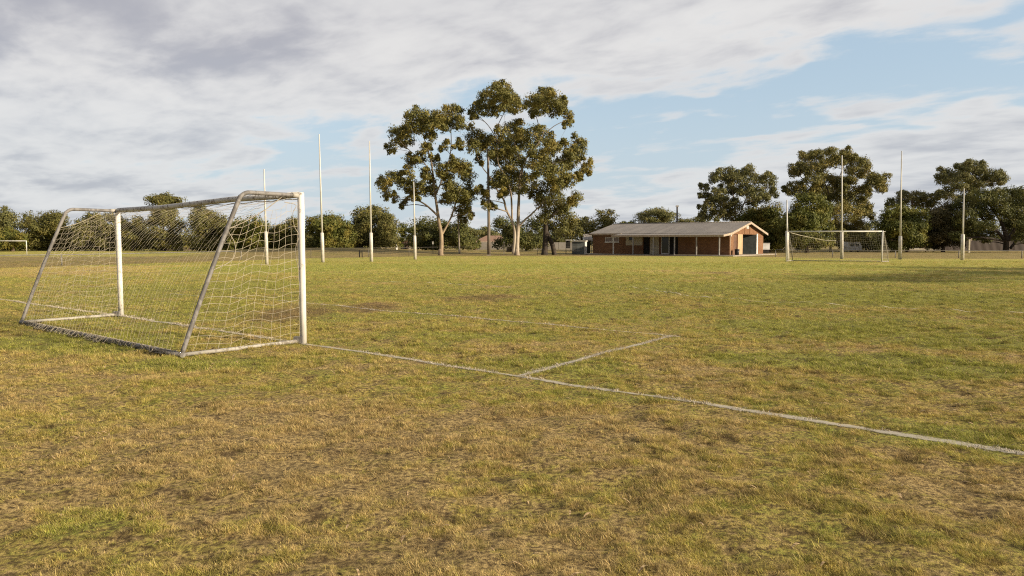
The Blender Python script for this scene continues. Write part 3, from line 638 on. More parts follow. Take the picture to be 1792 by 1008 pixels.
a,b,z0,z1=ops[3]; d=MB(); m_=fx(1170); d.box((a,.05,FL),(a+.10,.16,z1)).box((m_-.05,.05,FL),(m_+.05,.16,z1)).box((a+.10,.05,z1-.1),(m_-.05,.16,z1)).box((a+.10,.05,FL),(m_-.05,.16,FL+.14))
do=d.build('glazed_door',WTRIM,club); MB().box((a+.10,.09,FL+.14),(m_-.05,.11,z1-.1)).build('pane',GLASS,do)
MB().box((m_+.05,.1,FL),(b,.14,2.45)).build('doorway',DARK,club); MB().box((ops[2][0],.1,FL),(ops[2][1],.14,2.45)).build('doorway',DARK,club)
for u in (1213,1236): MB().box((fx(u)-.35,-.12,2.22),(fx(u)+.35,-.01,2.36)).build('verandah_light',WTRIM,club)
MB().box((.003,.3,2.2),(.09,.5,2.33)).build('wall_lamp',WTRIM,club)
# gable doors
o=MB(); o.box((-.16,g0,FL),(-.10,g1,DH)).build('side_door',simple('dark timber door',(.15,.08,.05),(.10,.055,.035),3,.7),club)
y1=g2+(g3-g2)*.25; o=MB().box((-.06,g2,FL+.02),(0.0,y1,DH)).build('timber_door',DOORC,club); o['label']='pale sunlit timber door leaf'
yA=gy_(1308); hd=MB(); M=Matrix.Translation((.02,g3-.05,0))@Matrix.Rotation(R(-48),4,'Z'); hd.box((0,-1.9,FL+.02),(.06,0,DH-.02),M); hd.build('steel_door',DOORG,club)
MB().box((.003,g3,FL),(.10,g3+.42,DH+.1)).build('door_jamb',WTRIM,club)
MB().tube([(.05,.12,FL),(.05,.12,zr(.1)-.15)],.045,8).build('downpipe',FASC,club)
# bin by the gable
def local(x,y,z=0): return C0+Vector((ct*x+st*y,-st*x+ct*y,z))
bp_=local(.55,.95,FL); bn=thing('rubbish_bin','small dark rubbish bin beside the narrow gable door','bin',bp_)
MB().tube([(0,0,0),(0,0,.55)],[.22,.27],12).build('bin_body',simple('black plastic',(.02,.02,.022),(.03,.03,.03),3,.5),bn)
MB().tube([(0,0,.551),(0,0,.63),(0,0,.68)],[.29,.28,.12],12).build('lid',simple('black lid',(.025,.025,.027),(.03,.03,.03),3,.5),bn)
# ------------------------------------------------------------------ shed, noticeboard and odd items
CORR=metal_roof('corrugated steel',(.12,.135,.137),(.09,.10,.10),0,.12)
s0=P(1001,444,90); sz=hz(s0.x,s0.y); shed=thing('garden_shed','small grey corrugated steel shed with flat pale roof left of the clubhouse','shed',(s0.x,90,sz),R(-14))
sw=1.62
MB().box((0,0,0),(sw*.38,1.5,1.62)).build('shed_door',metal_roof('shed door steel',(.085,.093,.094),(.065,.07,.07),0,.12),shed)
MB().box((sw*.38+.002,0.003,0),(sw-.07,1.5,1.62)).build('wall',CORR,shed); MB().box((sw-.066,-.01,0),(sw,1.5,1.62)).build('corner_post',WTRIM,shed); MB().box((-.1,-.12,1.622),(sw+.1,1.6,1.72)).build('roof',WTRIM,shed)
def lean(u0,u1,v0,v1,Y):
    a=P(u0,v1,Y); b=P(u1,v0,Y); gzz=hz(a.x,Y); r=thing('open_shelter','low tan roofed open shelter between the shed and the clubhouse','shelter',(a.x,Y,gzz)); W=b.x-a.x; h1=b.z-gzz; h0=P(u0,419,Y).z-gzz
    MB().prism([(0,h0),(1.8,h1),(1.8,h1+.06),(0,h0+.06)],0,0,W).build('roof',ROOF,r); MB().box((0,-.06,h0-.14),(W,-.003,h0+.07)).build('fascia',WTRIM,r)
    for xx in (.05,W-.13): MB().box((xx,.02,0),(xx+.08,.1,h0-.01)).build('post',STEEL,r)
    MB().box((.1,1.75,0),(W-.1,1.8,h0-.05)).build('rear_panel',simple('shade cloth',(.05,.05,.035),(.035,.035,.025),2),r)
lean(1022.5,1037,410,444,99)
def at_ground(u,Y): p=P(u,440,Y); return Vector((p.x,Y,hz(p.x,Y)))
b=at_ground(990,92); k=thing('shade_hut','small dark open hut with pale flat roof left of the grey shed','hut',b)
MB().box((0,0,0),(.08,.08,1.75)).build('post',simple('dark post',(.05,.04,.035),(.03,.03,.03),3),k); MB().box((.08,.3,.75),(.62,.4,1.75)).build('dark_panel',DARK,k); MB().box((.55,.0,.35),(.6,.08,1.75)).build('post',simple('dark post b',(.05,.04,.035),(.03,.03,.03),3),k); MB().box((-.02,-.1,1.752),(.8,.6,1.83)).build('roof',WTRIM,k)
b=at_ground(882,92); k=thing('timber_post','short pale timber post right of the big twin trunked gum','post',b); MB().box((-.06,-.06,0),(.06,.06,1.45)).build('post_shaft',TRIM,k); MB().box((-.11,-.08,1.452),(.11,.08,1.56)).build('post_cap',WTRIM,k)
b=at_ground(757.5,88); k=thing('path_sign','small white sign on a thin dark stake left of the left gum trunk','sign',b); MB().tube([(0,0,0),(0,0,1.3)],.03,6).build('stake',DARK,k); MB().box((-.08,-.05,1.2),(.10,-.032,1.56)).build('sign_plate',WTRIM,k)
b=at_ground(629,74); k=thing('stile_rail','pair of low black posts joined by a rail at the foot of the mound','barrier',b)
MB().box((-.06,0,0),(.04,.08,.72)).build('post',DARK,k); MB().box((.22,0,0),(.30,.08,.66)).build('post',DARK,k); MB().box((.042,.02,.5),(.218,.06,.56)).build('rail',DARK,k)
b=at_ground(693.5,118); k=thing('white_bollard','small white bollard on the grass beside the far houses','bollard',b); MB().tube([(0,0,0),(0,0,.75),(0,0,1.15)],[.24,.2,.08],10).build('bollard_body',WTRIM,k); MB().tube([(0,0,1.151),(0,0,1.24)],[.11,.05],10).build('bollard_cap',WTRIM,k)
# light pole between the gums, chimney pole behind the roof
b=at_ground(855.5,84); WOOD=simple('weathered pole timber',(.20,.165,.135),(.13,.105,.085),4,.85,stretch=(1,1,.15)); k=thing('timber_pole','tall grey timber pole standing between the two gum trees','pole',b)
tp=P(854,262,84); MB().tube([Vector((0,0,-.05)),Vector((0,0,4)),Vector((tp.x-b.x,0,tp.z-b.z))],[.20,.165,.12],12).build('pole_shaft',WOOD,k); MB().box((-.22,-.22,0.0),(.22,.22,.10)).build('pole_footing',CONC,k)
b=at_ground(1184,112); k=thing('power_pole','thin dark power pole rising behind the clubhouse roof','pole',b); tp=P(1184,362,112).z-b.z; MB().tube([(0,0,0),(0,0,tp)],.13,8).build('pole_shaft',simple('dark pole',(.08,.07,.065),(.06,.05,.05),3),k); MB().box((-.20,-.16,tp+.001),(.20,.16,tp+.22)).build('pole_head',STEEL,k)
# ------------------------------------------------------------------ rail fence round the oval
RAIL=simple('galvanised rail',(.20,.185,.165),(.14,.13,.115),4,.6); RAILD=simple('dark wire stake',(.13,.115,.10),(.09,.08,.07),4,.6)
def rail_fence(name,label,pts,post,h,rr,pr,mat,wires=0):
    o=Vector((*pts[0],0)); r=thing(name,label,'fence',o); P3=[Vector((x,y,hz(x,y))) for x,y in pts]; ln=[0]
    for a,b in zip(P3[:-1],P3[1:]): ln.append(ln[-1]+(b-a).length)
    def at(T):
        for i in range(len(P3)-1):
            if ln[i+1]>=T-1e-6: q=P3[i].lerp(P3[i+1],(T-ln[i])/(ln[i+1]-ln[i])); return Vector((q.x,q.y,hz(q.x,q.y)))
        return P3[-1]
    n=max(1,int(ln[-1]/post)); ps=[at(ln[-1]*i/n) for i in range(n+1)]
    for p in ps: MB().tube([p-Z*.05,p+Z*(h-rr)],pr,8).build('post',mat,r,o)
    m=MB(); m.tube([p+Z*h for p in ps],rr,8); m.build('rail',mat,r,o)
    for k in range(wires): MB().tube([p+Z*(h*(k+1)/(wires+1)) for p in ps],.006,4).build('wire',RAILD,r,o)
rail_fence('rail_fence','low grey pipe rail fence on the left edge of the oval behind the foreground goal',[(-62,33.5),(-46,39),(-31.2,45.2),(-27,57),(-24.5,66)],14.5,.74,.032,.045,RAIL)
rail_fence('wire_fence','thin wire fence with sparse dark stakes along the mound and below the gum trees',[(-19.7,71.5),(-13,76),(-8.9,84),(-3.6,87),(4,88.5),(9,89)],5.6,.95,.012,.028,RAILD,1)
rail_fence('rail_fence','low grey pipe rail fence along the right side of the oval behind the distant goal',[(27.8,77),(33,73),(40,70.8),(49,69.8),(60,68)],5.6,.74,.028,.04,RAIL)
# ------------------------------------------------------------------ houses and fences far behind
TILE=simple('terracotta tiles',(.38,.19,.115),(.27,.15,.10),6,.8); TILE2=simple('faded brown tiles',(.27,.165,.115),(.20,.125,.085),6,.8); CREAM=simple('cream render',(.36,.32,.25),(.28,.245,.19),3); CREAMD=simple('dull pale render',(.30,.27,.225),(.24,.215,.18),3)  # the pale render is a slightly darker, greyer tone than the cream
def house(name,label,u0,u1,vbase,veave,vridge,Y,roofm,wallm,windows=(),inset=.25):
    a=P(u0,vbase,Y); b=P(u1,veave,Y); r=P(u0,vridge,Y); g=hz(a.x,Y); W=b.x-a.x; he=b.z-g; hr=r.z-g; D=7
    rt=thing(name,label,'house',(a.x,Y,g)); z0=-.05
    MB().box((0,0,z0),(W,D,he)).build('wall',wallm,rt)
    m=MB(); i=W*inset; e_=.4; vs_=[(-e_,-e_,he+.003),(W+e_,-e_,he+.003),(W+e_,D+e_,he+.003),(-e_,D+e_,he+.003),(i,D/2,hr),(W-i,D/2,hr)]
    m.add(vs_,[(0,1,5,4),(1,2,5),(2,3,4,5),(3,0,4),(3,2,1,0)]); rf_=m.build('roof',roofm,rt)
    MB().box((-e_-.02,-e_-.08,he-.12),(W+e_+.02,-e_-.005,he+.06)).build('gutter',FASC,rt)
    for (f0,f1,zz0,zz1) in windows:
        f=MB().box((W*f0,-.05,he*zz0),(W*f1,-.003,he*zz1)).build('window',WTRIM,rt); MB().box((W*f0+.08,-.06,he*zz0+.08),(W*f1-.08,-.053,he*zz1-.08)).build('pane',GLASS,f)
    return rt
house('house','red tiled house behind the grey paling fence between the gum trees',832,893,436,423,412,158,TILE2,CREAMD,[(.2,.35,.3,.8),(.6,.75,.3,.8)],.3)
house('house','small cream house with orange roof left of the left gum tree',703,735,433,426,418,150,TILE,CREAM,[(.15,.32,.15,.75),(.6,.8,.15,.75)],.2)
house('house','low pale rendered house behind the dark trees right of the distant goal',1556,1650,440,429,417,132,TILE2,CREAM,[(.05,.12,.35,.8),(.45,.55,.35,.8)],.2)
house('house','pale house half hidden behind the right end of the clubhouse',1338,1372,441,428,420,135,TILE2,CREAMD,[(.3,.5,.3,.8)],.2)
house('house','cream house seen under the spreading tree at the right picture edge',1690,1815,437,431,422,168,TILE2,CREAM,[(.2,.3,.3,.85),(.6,.7,.3,.85)],.2)
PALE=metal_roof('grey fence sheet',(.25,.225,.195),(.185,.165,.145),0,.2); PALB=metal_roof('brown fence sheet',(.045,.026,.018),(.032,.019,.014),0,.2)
def panel_fence(label,u0,u1,vt_,vb,Y,mat,seg):
    a=P(u0,vb,Y); b=P(u1,vt_,Y); g=hz(a.x,Y); W=b.x-a.x; hh=b.z-g; r=thing('panel_fence',label,'fence',(a.x,Y,g)); n=max(1,int(W/seg))
    for i in range(n): MB().box((W*i/n+.06,0,0),(W*(i+1)/n-.06,.05,hh)).build('fence_panel',mat,r)
    for i in range(n+1): MB().box((W*i/n-.055,-.02,0),(W*i/n+.055,.08,hh+.05)).build('fence_post',mat,r)
panel_fence('long grey sheet fence behind the gum trees',836,1002,424,437,142,PALE,2.4)
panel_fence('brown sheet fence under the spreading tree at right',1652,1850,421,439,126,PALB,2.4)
panel_fence('pale sheet fence behind the right end of the clubhouse',1332,1400,428,440,128,PALE,2.4)
# parked caravan seen through the far net
b=P(1484,440,112); g=hz(b.x,112); van=thing('caravan','white caravan parked under the trees behind the distant goal','caravan',(b.x,112,g)); CW=2.15
WV=simple('caravan paint',(.62,.61,.60),(.52,.5,.48),2,.4)
MB().prism([(0,.28),(CW,.28),(CW-.05,.9),(CW-.35,1.52),(.12,1.56),(0,.9)],1,0,1.8).build('body',WV,van)
MB().box((.25,-.02,.85),(.95,-.003,1.25)).build('window',GLASS,van); MB().box((1.1,-.02,.85),(1.65,-.003,1.25)).build('window',GLASS,van); MB().box((.02,-.03,.55),(CW-.04,-.003,.62)).build('trim_stripe',STEEL,van)
for xx in (.55,1.55):
    wl=MB().tube([(xx,.02,.26),(xx,.2,.26)],.26,14).build('wheel',DARK,van)
    MB().tube([(xx,.005,.26),(xx,.019,.26)],.13,10).build('rim',STEEL,wl)
b=P(1335,430,100); van2=thing('trailer','white box trailer half hidden by the right end of the clubhouse','trailer',(b.x,100,hz(b.x,100)))
MB().box((0,0,.5),(.95,1.6,1.35)).build('body',WV,van2); MB().box((-.02,-.04,1.352),(.97,1.64,1.40)).build('lid',WTRIM,van2)
for xx in (.25,.7): MB().tube([(xx,.05,.25),(xx,.2,.25)],.24,12).build('wheel',DARK,van2)
b=at_ground(1695.5,104); k=thing('timber_post','tall pale timber post in front of the brown sheet fence','post',b); MB().box((-.10,-.1,0),(.10,.1,1.9)).build('post_shaft',TRIM,k); MB().box((-.14,-.14,1.902),(.14,.14,1.96)).build('post_cap',STEEL,k)
# ------------------------------------------------------------------ trees
def leaf_mat(name,dark,light,warm,wf=.25):
    m,N,out=new_mat(name); g=N.n('ShaderNodeNewGeometry'); ri=g.outputs['Random Per Island']
    n=N.noise(N.n('ShaderNodeTexCoord').outputs['Object'],.55,3); n2=N.noise(N.n('ShaderNodeTexCoord').outputs['Object'],1.6,2)
    c=N.mix(N.m('ADD',N.m('MULTIPLY',ri,.5),N.m('MULTIPLY',N.sstep(n2,.3,.7),.5)),dark,light); c=N.mix(N.m('MULTIPLY',N.sstep(n,.45,.68),wf*2),c,warm)
    d=N.n('ShaderNodeBsdfPrincipled'); N.put(d.inputs['Base Color'],c); d.inputs['Roughness'].default_value=.6; d.inputs['Specular IOR Level'].default_value=.2
    t=N.n('ShaderNodeBsdfTranslucent'); N.put(t.inputs[0],c); x=N.n('ShaderNodeMixShader'); x.inputs[0].default_value=.22
    N.put(x.inputs[1],d.outputs[0]); N.put(x.inputs[2],t.outputs[0]); N.put(out.inputs[0],x.outputs[0]); return m
GUM=leaf_mat('gum leaves',(0.067,0.071,0.020),(0.213,0.193,0.056),(0.305,0.232,0.061),.35)
GUM2=leaf_mat('grey gum leaves',(0.067,0.073,0.027),(0.201,0.193,0.067),(0.244,0.195,0.063),.25)
BUSH=leaf_mat('dense bush leaves',(0.041,0.056,0.013),(0.177,0.177,0.039),(0.268,0.201,0.041),.3)
OLIVE=leaf_mat('olive leaves',(.058,.062,.019),(.185,.172,.050),(.225,.18,.05),.28)
BRIGHT=leaf_mat('bright green leaves',(.050,.060,.013),(.150,.160,.032),(.25,.215,.042),.35)
DKG=leaf_mat('dark spreading leaves',(.046,.054,.016),(.135,.138,.036),(.165,.14,.038),.25)
BROWN=leaf_mat('brownish leaves',(0.055,0.051,0.022),(0.122,0.104,0.041),(0.134,0.098,0.043),.3)
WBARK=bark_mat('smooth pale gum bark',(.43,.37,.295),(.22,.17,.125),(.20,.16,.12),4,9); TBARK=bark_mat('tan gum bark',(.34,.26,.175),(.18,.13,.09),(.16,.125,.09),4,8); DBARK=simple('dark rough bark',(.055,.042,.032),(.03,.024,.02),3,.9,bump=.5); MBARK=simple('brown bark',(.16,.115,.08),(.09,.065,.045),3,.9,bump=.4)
def tree(name,label,Y,base,blobs,stems=None,leaf=.22,dens=1.,lm=GUM,bark=MBARK,seed=1,group=None,cat='tree',depth=.75,droop=.35,br=True,clump=.5,size=1.,shell=.35,gap=.0,grow=None,thin=.6,skirt=None):
    rg=np.random.default_rng(seed*77+5); rr=random.Random(seed)
    s=Y/F
    bx=P(base[0],base[1],Y).x; g=hz(bx,Y); root=thing(name,label,cat,(bx,Y,g),0,group); O3=Vector((bx,Y,g))
    if grow is None: grow=1.3 if name=='gum_tree' else 1.36
    if skirt is None: skirt=(name=='bush_tree' and not br and min(b[1] for b in blobs)>200)
    if skirt:
        a0=min(b[0]-b[2]*.6 for b in blobs); a1=max(b[0]+b[2]*.6 for b in blobs)
        blobs=list(blobs)+[(a0+(a1-a0)*(i+.5)/6+rr.uniform(-4,4),427+rr.uniform(-5,4),(a1-a0)/8,11) for i in range(6)]
    blobs=[(u,v,ru*grow,rv*grow) for u,v,ru,rv in blobs]
    nb=10**6
    if name=='gum_tree':
        nb=len(blobs)
        for (u,v,ru,rv) in list(blobs)*3:
            a_=rr.uniform(0,6.283); k_=rr.uniform(.6,1.08); blobs.append((u+math.cos(a_)*ru*k_,v+math.sin(a_)*rv*k_*.9,ru*.5,rv*.55))
    if name=='gum_tree': dens=dens*2.1; stems=stems and [[(u,v,r_*thin) for u,v,r_ in S] for S in stems]
    us=[b[0] for b in blobs]; hw=max(max(b[0]+b[2] for b in blobs)-min(b[0]-b[2] for b in blobs),10)*s*.5; uc=(max(b[0]+b[2] for b in blobs)+min(b[0]-b[2] for b in blobs))/2
    B=[]
    for i,(u,v,ru,rv) in enumerate(blobs):
        k=1-min(1,abs((u-uc)*s)/hw)**2; dy=rr.uniform(-1,1)*hw*depth*math.sqrt(max(k,.08))
        c=P(u,v,Y+dy); s2=(Y+dy)/F; B.append((c,Vector((ru*s2,(ru*.6+rv*.4)*s2,rv*s2)),dy))
    # trunk and limbs
    m=MB(); nodes=[]
    if not stems: 
        mu=sum(us)/len(us); lo=max(b[1]+b[3]*.3 for b in blobs); tw=max(3.,.03*hw*2/s)
        stems=[[(base[0],base[1],tw),(base[0]*.7+mu*.3,(base[1]+lo)/2,tw*.8),(mu,min(b[1] for b in blobs)*.5+lo*.5,tw*.4)]]
    for st_ in stems:
        pts=[]
        for i,(u,v,r_) in enumerate(st_):
            yo=0 if len(nodes)==0 else rr.uniform(-.5,.5)*min(1,i)
            p=P(u,v,Y+yo*(i/len(st_))); 
            if v>=base[1]-.1: p.z=g-.06
            pts.append((p,r_*s))
        sm_=smooth_path(pts,5); m.tube([q_[0] for q_ in sm_],[q_[1] for q_ in sm_],9); nodes+=sm_[2:]
        if st_[0][1]>=base[1]-.1:
            p0=sm_[0][0]; r0=sm_[0][1]; m.tube([p0-Z*.05,p0+Z*.25,p0+Z*.8],[r0*1.4,r0*1.12,r0*.9],9)
    if br:
        order=sorted(range(len(B)),key=lambda i:min((B[i][0]-n_[0]).length for n_ in nodes))
        for i in [o_ for o_ in order if o_<nb]:
            c,rd,dy=B[i]; tgt=c-Z*rd.z*.35
            cand=[n_ for n_ in nodes if n_[0].z<tgt.z-.15] or nodes
            n0=min(cand,key=lambda n_:(tgt-n_[0]).length+.35*max(0,(n_[0]-O3).length*0))
            L=(tgt-n0[0]).length
            if L<.05: continue
            r0=min(n0[1]*.7,.028+L*.016); midp=n0[0].lerp(tgt,.5)+Vector((rr.uniform(-.06,.06)*L,rr.uniform(-.06,.06)*L,.05*L))
            sm_=smooth_path([(n0[0],r0),(midp,r0*.75),(tgt,r0*.45)],5); m.tube([q_[0] for q_ in sm_],[q_[1] for q_ in sm_],6); nodes+=sm_[3:]
            for t in range(4):
                e_=c+Vector((rr.uniform(-.75,.75)*rd.x,rr.uniform(-.75,.75)*rd.y,rr.uniform(-.1,.8)*rd.z)); q0=sm_[-1-rr.randint(0,3)]
                m.tube([q0[0],q0[0].lerp(e_,.5)+Z*.08,e_],[max(.012,r0*.4),max(.01,r0*.25),.008],4,False)
    m.build('trunk',bark,root,O3)
    # leaves
    PV=[];
    for (c,rd,dy) in B:
        mr=(rd.x*rd.y*rd.z)**(1/3.); cr=max(.16,clump*mr); nc=max(5,int(9*(mr/cr)**2*.9))
        d=rg.normal(size=(nc,3)); d/=np.linalg.norm(d,axis=1)[:,None]; d[:,2]=np.where(d[:,2]<-.75,d[:,2]*-.6,d[:,2])
        rad=rg.uniform(shell,1,nc)**.7
        cc=np.array(c)+d*rad[:,None]*np.array(rd)*(1-.35*clump)
        keep=rg.random(nc)>gap; cc=cc[keep]; nc=len(cc)
        csz=cr*rg.uniform(.6,1.25,nc)
        nl=np.maximum(6,(dens*5.2*(csz/leaf)**2).astype(int)); ci=np.repeat(np.arange(nc),nl); n=len(ci)
        e_=rg.normal(size=(n,3)); e_/=np.linalg.norm(e_,axis=1)[:,None]; rl=rg.uniform(.25,1,n)**.6*(rg.uniform(.8,1.35,n) if name=='gum_tree' else 1)
        off=e_*(rl*csz[ci])[:,None]*np.array((1,1,.72)); pos=cc[ci]+off
        out_=(pos-np.array(c))/np.array(rd); out_/=np.linalg.norm(out_,axis=1)[:,None]+1e-6
        nn=out_*.55+e_*.75+rg.normal(size=(n,3))*.45+np.array((0,0,.15)); nn/=np.linalg.norm(nn,axis=1)[:,None]
        ax=rg.normal(size=(n,3))+np.array((0,0,-droop*2)); ax-=nn*(ax*nn).sum(1)[:,None]; ax/=np.linalg.norm(ax,axis=1)[:,None]+1e-6
        bx_=np.cross(nn,ax); L=leaf*rg.uniform(.6,1.3,n)*size; W=L*rg.uniform(.32,.55,n)
        a=ax*(L*.5)[:,None]; b_=bx_*(W*.5)[:,None]
        PV.append(np.stack([pos-a,pos+b_*1.0-a*.1,pos+a,pos-b_-a*.1],1))
    V=np.concatenate(PV).reshape(-1,3)-np.array(O3); n=len(V)//4
    me=bpy.data.meshes.new('crown'); me.vertices.add(len(V)); me.vertices.foreach_set('co',V.astype(np.float32).ravel())
    me.loops.add(4*n); me.loops.foreach_set('vertex_index',np.arange(4*n,dtype=np.int32)); me.polygons.add(n); me.polygons.foreach_set('loop_start',np.arange(0,4*n,4,dtype=np.int32))
    try: me.polygons.foreach_set('loop_total',np.full(n,4,dtype=np.int32))
    except Exception: pass
    me.update(calc_edges=True); me.materials.append(lm); o=bpy.data.objects.new('crown',me); COL.objects.link(o); o.parent=root
    tree.total+=n; return root
tree.total=0
zc=lambda L,k=2.881,ox=640,oy=120:[(ox+x/k,oy+y/k,rx/k,ry/k) for x,y,rx,ry in L]
zs=lambda L,k=2.881,ox=640,oy=120:[[(ox+x/k,oy+y/k,r/k) for x,y,r in S] for S in L]
GG='tall gum trees'
tree('gum_tree','tall gum with single forked tan trunk, left one of the tall pair by the clubhouse',84,(768,447),
 zc([(160,330,42,36),(135,395,22,32),(205,355,38,45),(235,260,36,46),(285,240,50,36),(250,310,48,38),(330,285,46,40),(375,245,42,30),(440,230,42,36),(430,275,52,40),(485,280,22,36),(330,350,22,32),(300,400,20,30),(395,395,18,32),(475,385,26,22),(230,470,34,28),(275,455,36,24),(215,515,24,22),(395,505,46,34),(400,560,40,42),(480,500,36,40),(505,545,40,40),(530,630,32,36),(135,545,40,32),(95,600,28,36),(105,640,18,22),(195,585,38,40),(150,650,14,28),(195,680,16,26),(255,600,36,34),(315,570,36,32),(330,625,34,28),(440,620,46,44),(500,670,32,40),(515,720,20,30),(410,660,32,30),(300,520,28,20),(350,470,22,30),(245,650,26,22),(440,460,16,20)]),
 zs([[(378,942,20),(382,890,17),(380,830,16),(370,780,15),(362,720,12),(352,650,10),(342,560,8),(330,470,7),(310,400,5),(285,320,4)],[(385,835,10),(405,800,8),(430,750,7),(450,690,6),(480,600,4)],[(366,745,9),(335,715,8),(300,685,7),(255,660,5),(215,640,3)],[(352,640,7),(385,560,6),(415,480,5),(430,400,4),(430,320,3)],[(338,540,5),(290,470,4),(230,420,3),(185,380,3)]]),
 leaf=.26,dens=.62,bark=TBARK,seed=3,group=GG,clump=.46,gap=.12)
tree('gum_tree','tallest gum with pale twin trunk, between the timber pole and the clubhouse',86,(902,446),
 zc([(650,110,38,34),(700,95,34,26),(610,150,40,36),(690,150,62,40),(745,170,44,42),(560,215,32,30),(630,205,46,26),(545,240,18,16),(700,205,40,20),(770,200,22,26),
  (900,130,40,30),(850,165,42,40),(930,160,46,42),(985,170,20,34),(895,200,52,32),(950,215,36,28),(840,225,18,22),(1015,235,28,28),(1020,275,20,22),
  (745,300,44,36),(695,330,30,34),(770,345,40,36),(850,330,44,36),(895,345,36,42),(920,390,30,32),(545,340,44,38),(540,405,30,30),(600,360,26,26),(620,390,42,40),(690,395,54,44),(765,385,46,42),(660,450,42,34),(730,460,54,44),(830,400,34,34),(880,450,48,48),(945,405,36,30),(990,385,26,24),(1075,375,32,32),(1080,420,32,34),(1020,420,26,24),(1040,470,32,34),(1000,465,38,38),(1125,495,20,36),(1095,520,28,26),(1085,555,14,16),(890,520,52,46),(960,520,52,44),(820,560,38,34),(735,535,56,44),(680,560,40,40),(655,590,24,26),(735,600,50,36),(1020,570,34,30),(970,585,40,36),(920,600,46,42),(600,650,18,36),(610,695,22,22),(640,700,14,20),(850,620,36,30),(1060,650,34,26),(1050,685,24,22),(700,630,26,26),(570,460,20,26),(580,600,14,20)]),
 zs([[(762,940,20),(764,880,17),(768,800,15),(770,710,13),(774,620,10),(778,540,8),(800,470,7),(835,420,6),(880,360,5),(905,290,4)],[(745,935,15),(752,850,14),(748,805,11),(735,765,10),(708,710,9),(695,660,8),(655,600,6),(625,545,5),(590,500,4),(560,440,3)],[(738,765,8),(736,690,8),(730,620,7),(705,545,6),(668,480,5),(665,400,5),(655,350,4),(620,290,3),(575,245,2.5)],[(772,800,9),(800,765,8),(835,735,7),(880,690,5),(930,640,4),(1000,575,3)],[(776,600,7),(790,500,6),(760,420,5),(745,340,4)],[(655,350,4),(665,290,3.5),(700,220,2.5)],[(880,360,5),(870,280,3.5),(850,210,2.5)],[(905,330,4),(950,290,3),(1010,260,2.5)],[(835,420,5),(930,480,4),(1020,450,3),(1080,410,2.5)]]),
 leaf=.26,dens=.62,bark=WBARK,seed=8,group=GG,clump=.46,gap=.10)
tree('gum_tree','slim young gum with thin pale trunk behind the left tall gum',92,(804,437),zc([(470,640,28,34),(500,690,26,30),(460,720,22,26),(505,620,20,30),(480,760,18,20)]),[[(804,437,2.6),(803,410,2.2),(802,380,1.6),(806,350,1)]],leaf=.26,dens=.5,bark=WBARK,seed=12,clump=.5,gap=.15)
tree('pepper_tree','drooping olive tree on two dark trunks just left of the grey shed',88,(954,446),
 zc([(900,680,40,40),(945,665,46,40),(985,690,36,40),(1000,725,36,34),(960,735,50,44),(905,745,34,40),(925,790,28,34),(985,790,46,36),(1030,770,36,36),(1050,800,24,34),(1000,830,40,24),(880,650,30,30),(970,640,30,26),(1075,830,22,22)]),
 [[(953,446,5.2),(954.5,420,4.6),(955,395,4.2),(956,370,3)],[(970,446,3.6),(967,430,4),(961,417,3.6),(957,405,3)],[(956,385,3),(975,370,2.4),(990,360,1.6)]],leaf=.26,dens=.95,lm=OLIVE,bark=DBARK,seed=15,clump=.5,droop=.8,gap=.05)
# bushes and trees along the far side
def dense(cu,cv,ru,rv,n,seed,sub=.42):
    r_=random.Random(seed); L=[]
    for i in range(n):
        a=r_.uniform(0,6.283); k=math.sqrt(r_.random())*.72
        q_=r_.uniform(.7,1.2)*sub; L.append((cu+math.cos(a)*k*ru,cv+math.sin(a)*k*rv,ru*q_,rv*q_))
    return L
GB='bushy trees along the left boundary'
tree('bush_tree','round dark green bush immediately right of the foreground goal',112,(578,440),dense(576,410,42,34,13,1)+[(548,395,14,14),(575,385,18,12),(598,400,18,16),(606,420,12,18),(560,425,24,16),(590,428,26,14)],leaf=.34,dens=1.25,lm=BUSH,seed=21,group=GB,clump=.42,br=False,shell=.1)
tree('bush_tree','broad olive bush behind the third tall white post',114,(650,440),dense(650,402,40,38,13,2)+[(632,380,18,16),(656,372,20,12),(676,386,16,16),(684,408,12,16),(640,420,26,20),(672,424,22,16),(622,405,14,18)],leaf=.34,dens=1.2,lm=OLIVE,seed=22,group=GB,clump=.42,br=False,shell=.1)
tree('bush_tree','olive bush seen through the net at the right side of the foreground goal',118,(500,440),dense(505,408,28,26,9,3)+[(518,392,14,12),(495,415,20,20),(478,415,18,20)],leaf=.34,dens=1.2,lm=OLIVE,seed=23,group=GB,clump=.42,br=False,shell=.1)
tree('bush_tree','dark bush behind the sloping right pipe of the foreground goal',116,(435,440),dense(436,410,36,28,10,4)+[(445,395,18,14),(415,405,20,20),(460,420,16,18)],leaf=.34,dens=1.2,lm=BUSH,seed=24,group=GB,clump=.42,br=False,shell=.1)
tree('bush_tree','domed tree behind the right half of the foreground net',120,(366,440),dense(367,404,34,36,12,5)+[(368,380,20,14),(345,400,16,20),(390,400,14,18),(360,425,28,14)],leaf=.34,dens=1.2,lm=OLIVE,seed=25,group=GB,clump=.42,br=False,shell=.1)
tree('bush_tree','tall flat topped tree showing above the crossbar of the foreground goal',122,(288,440),[(290,352,30,9),(275,350,18,8),(305,353,18,8),(290,345,14,7)]+dense(290,385,34,32,12,6)+dense(285,418,38,20,8,16),leaf=.34,dens=1.2,lm=OLIVE,seed=26,group=GB,clump=.4,br=False,shell=.1)
tree('bush_tree','low bush behind the left post of the foreground goal',122,(232,440),dense(228,408,26,28,9,7)+[(240,388,10,10),(215,400,16,20),(245,420,18,18)],leaf=.34,dens=1.2,lm=OLIVE,seed=27,group=GB,clump=.42,br=False,shell=.1)
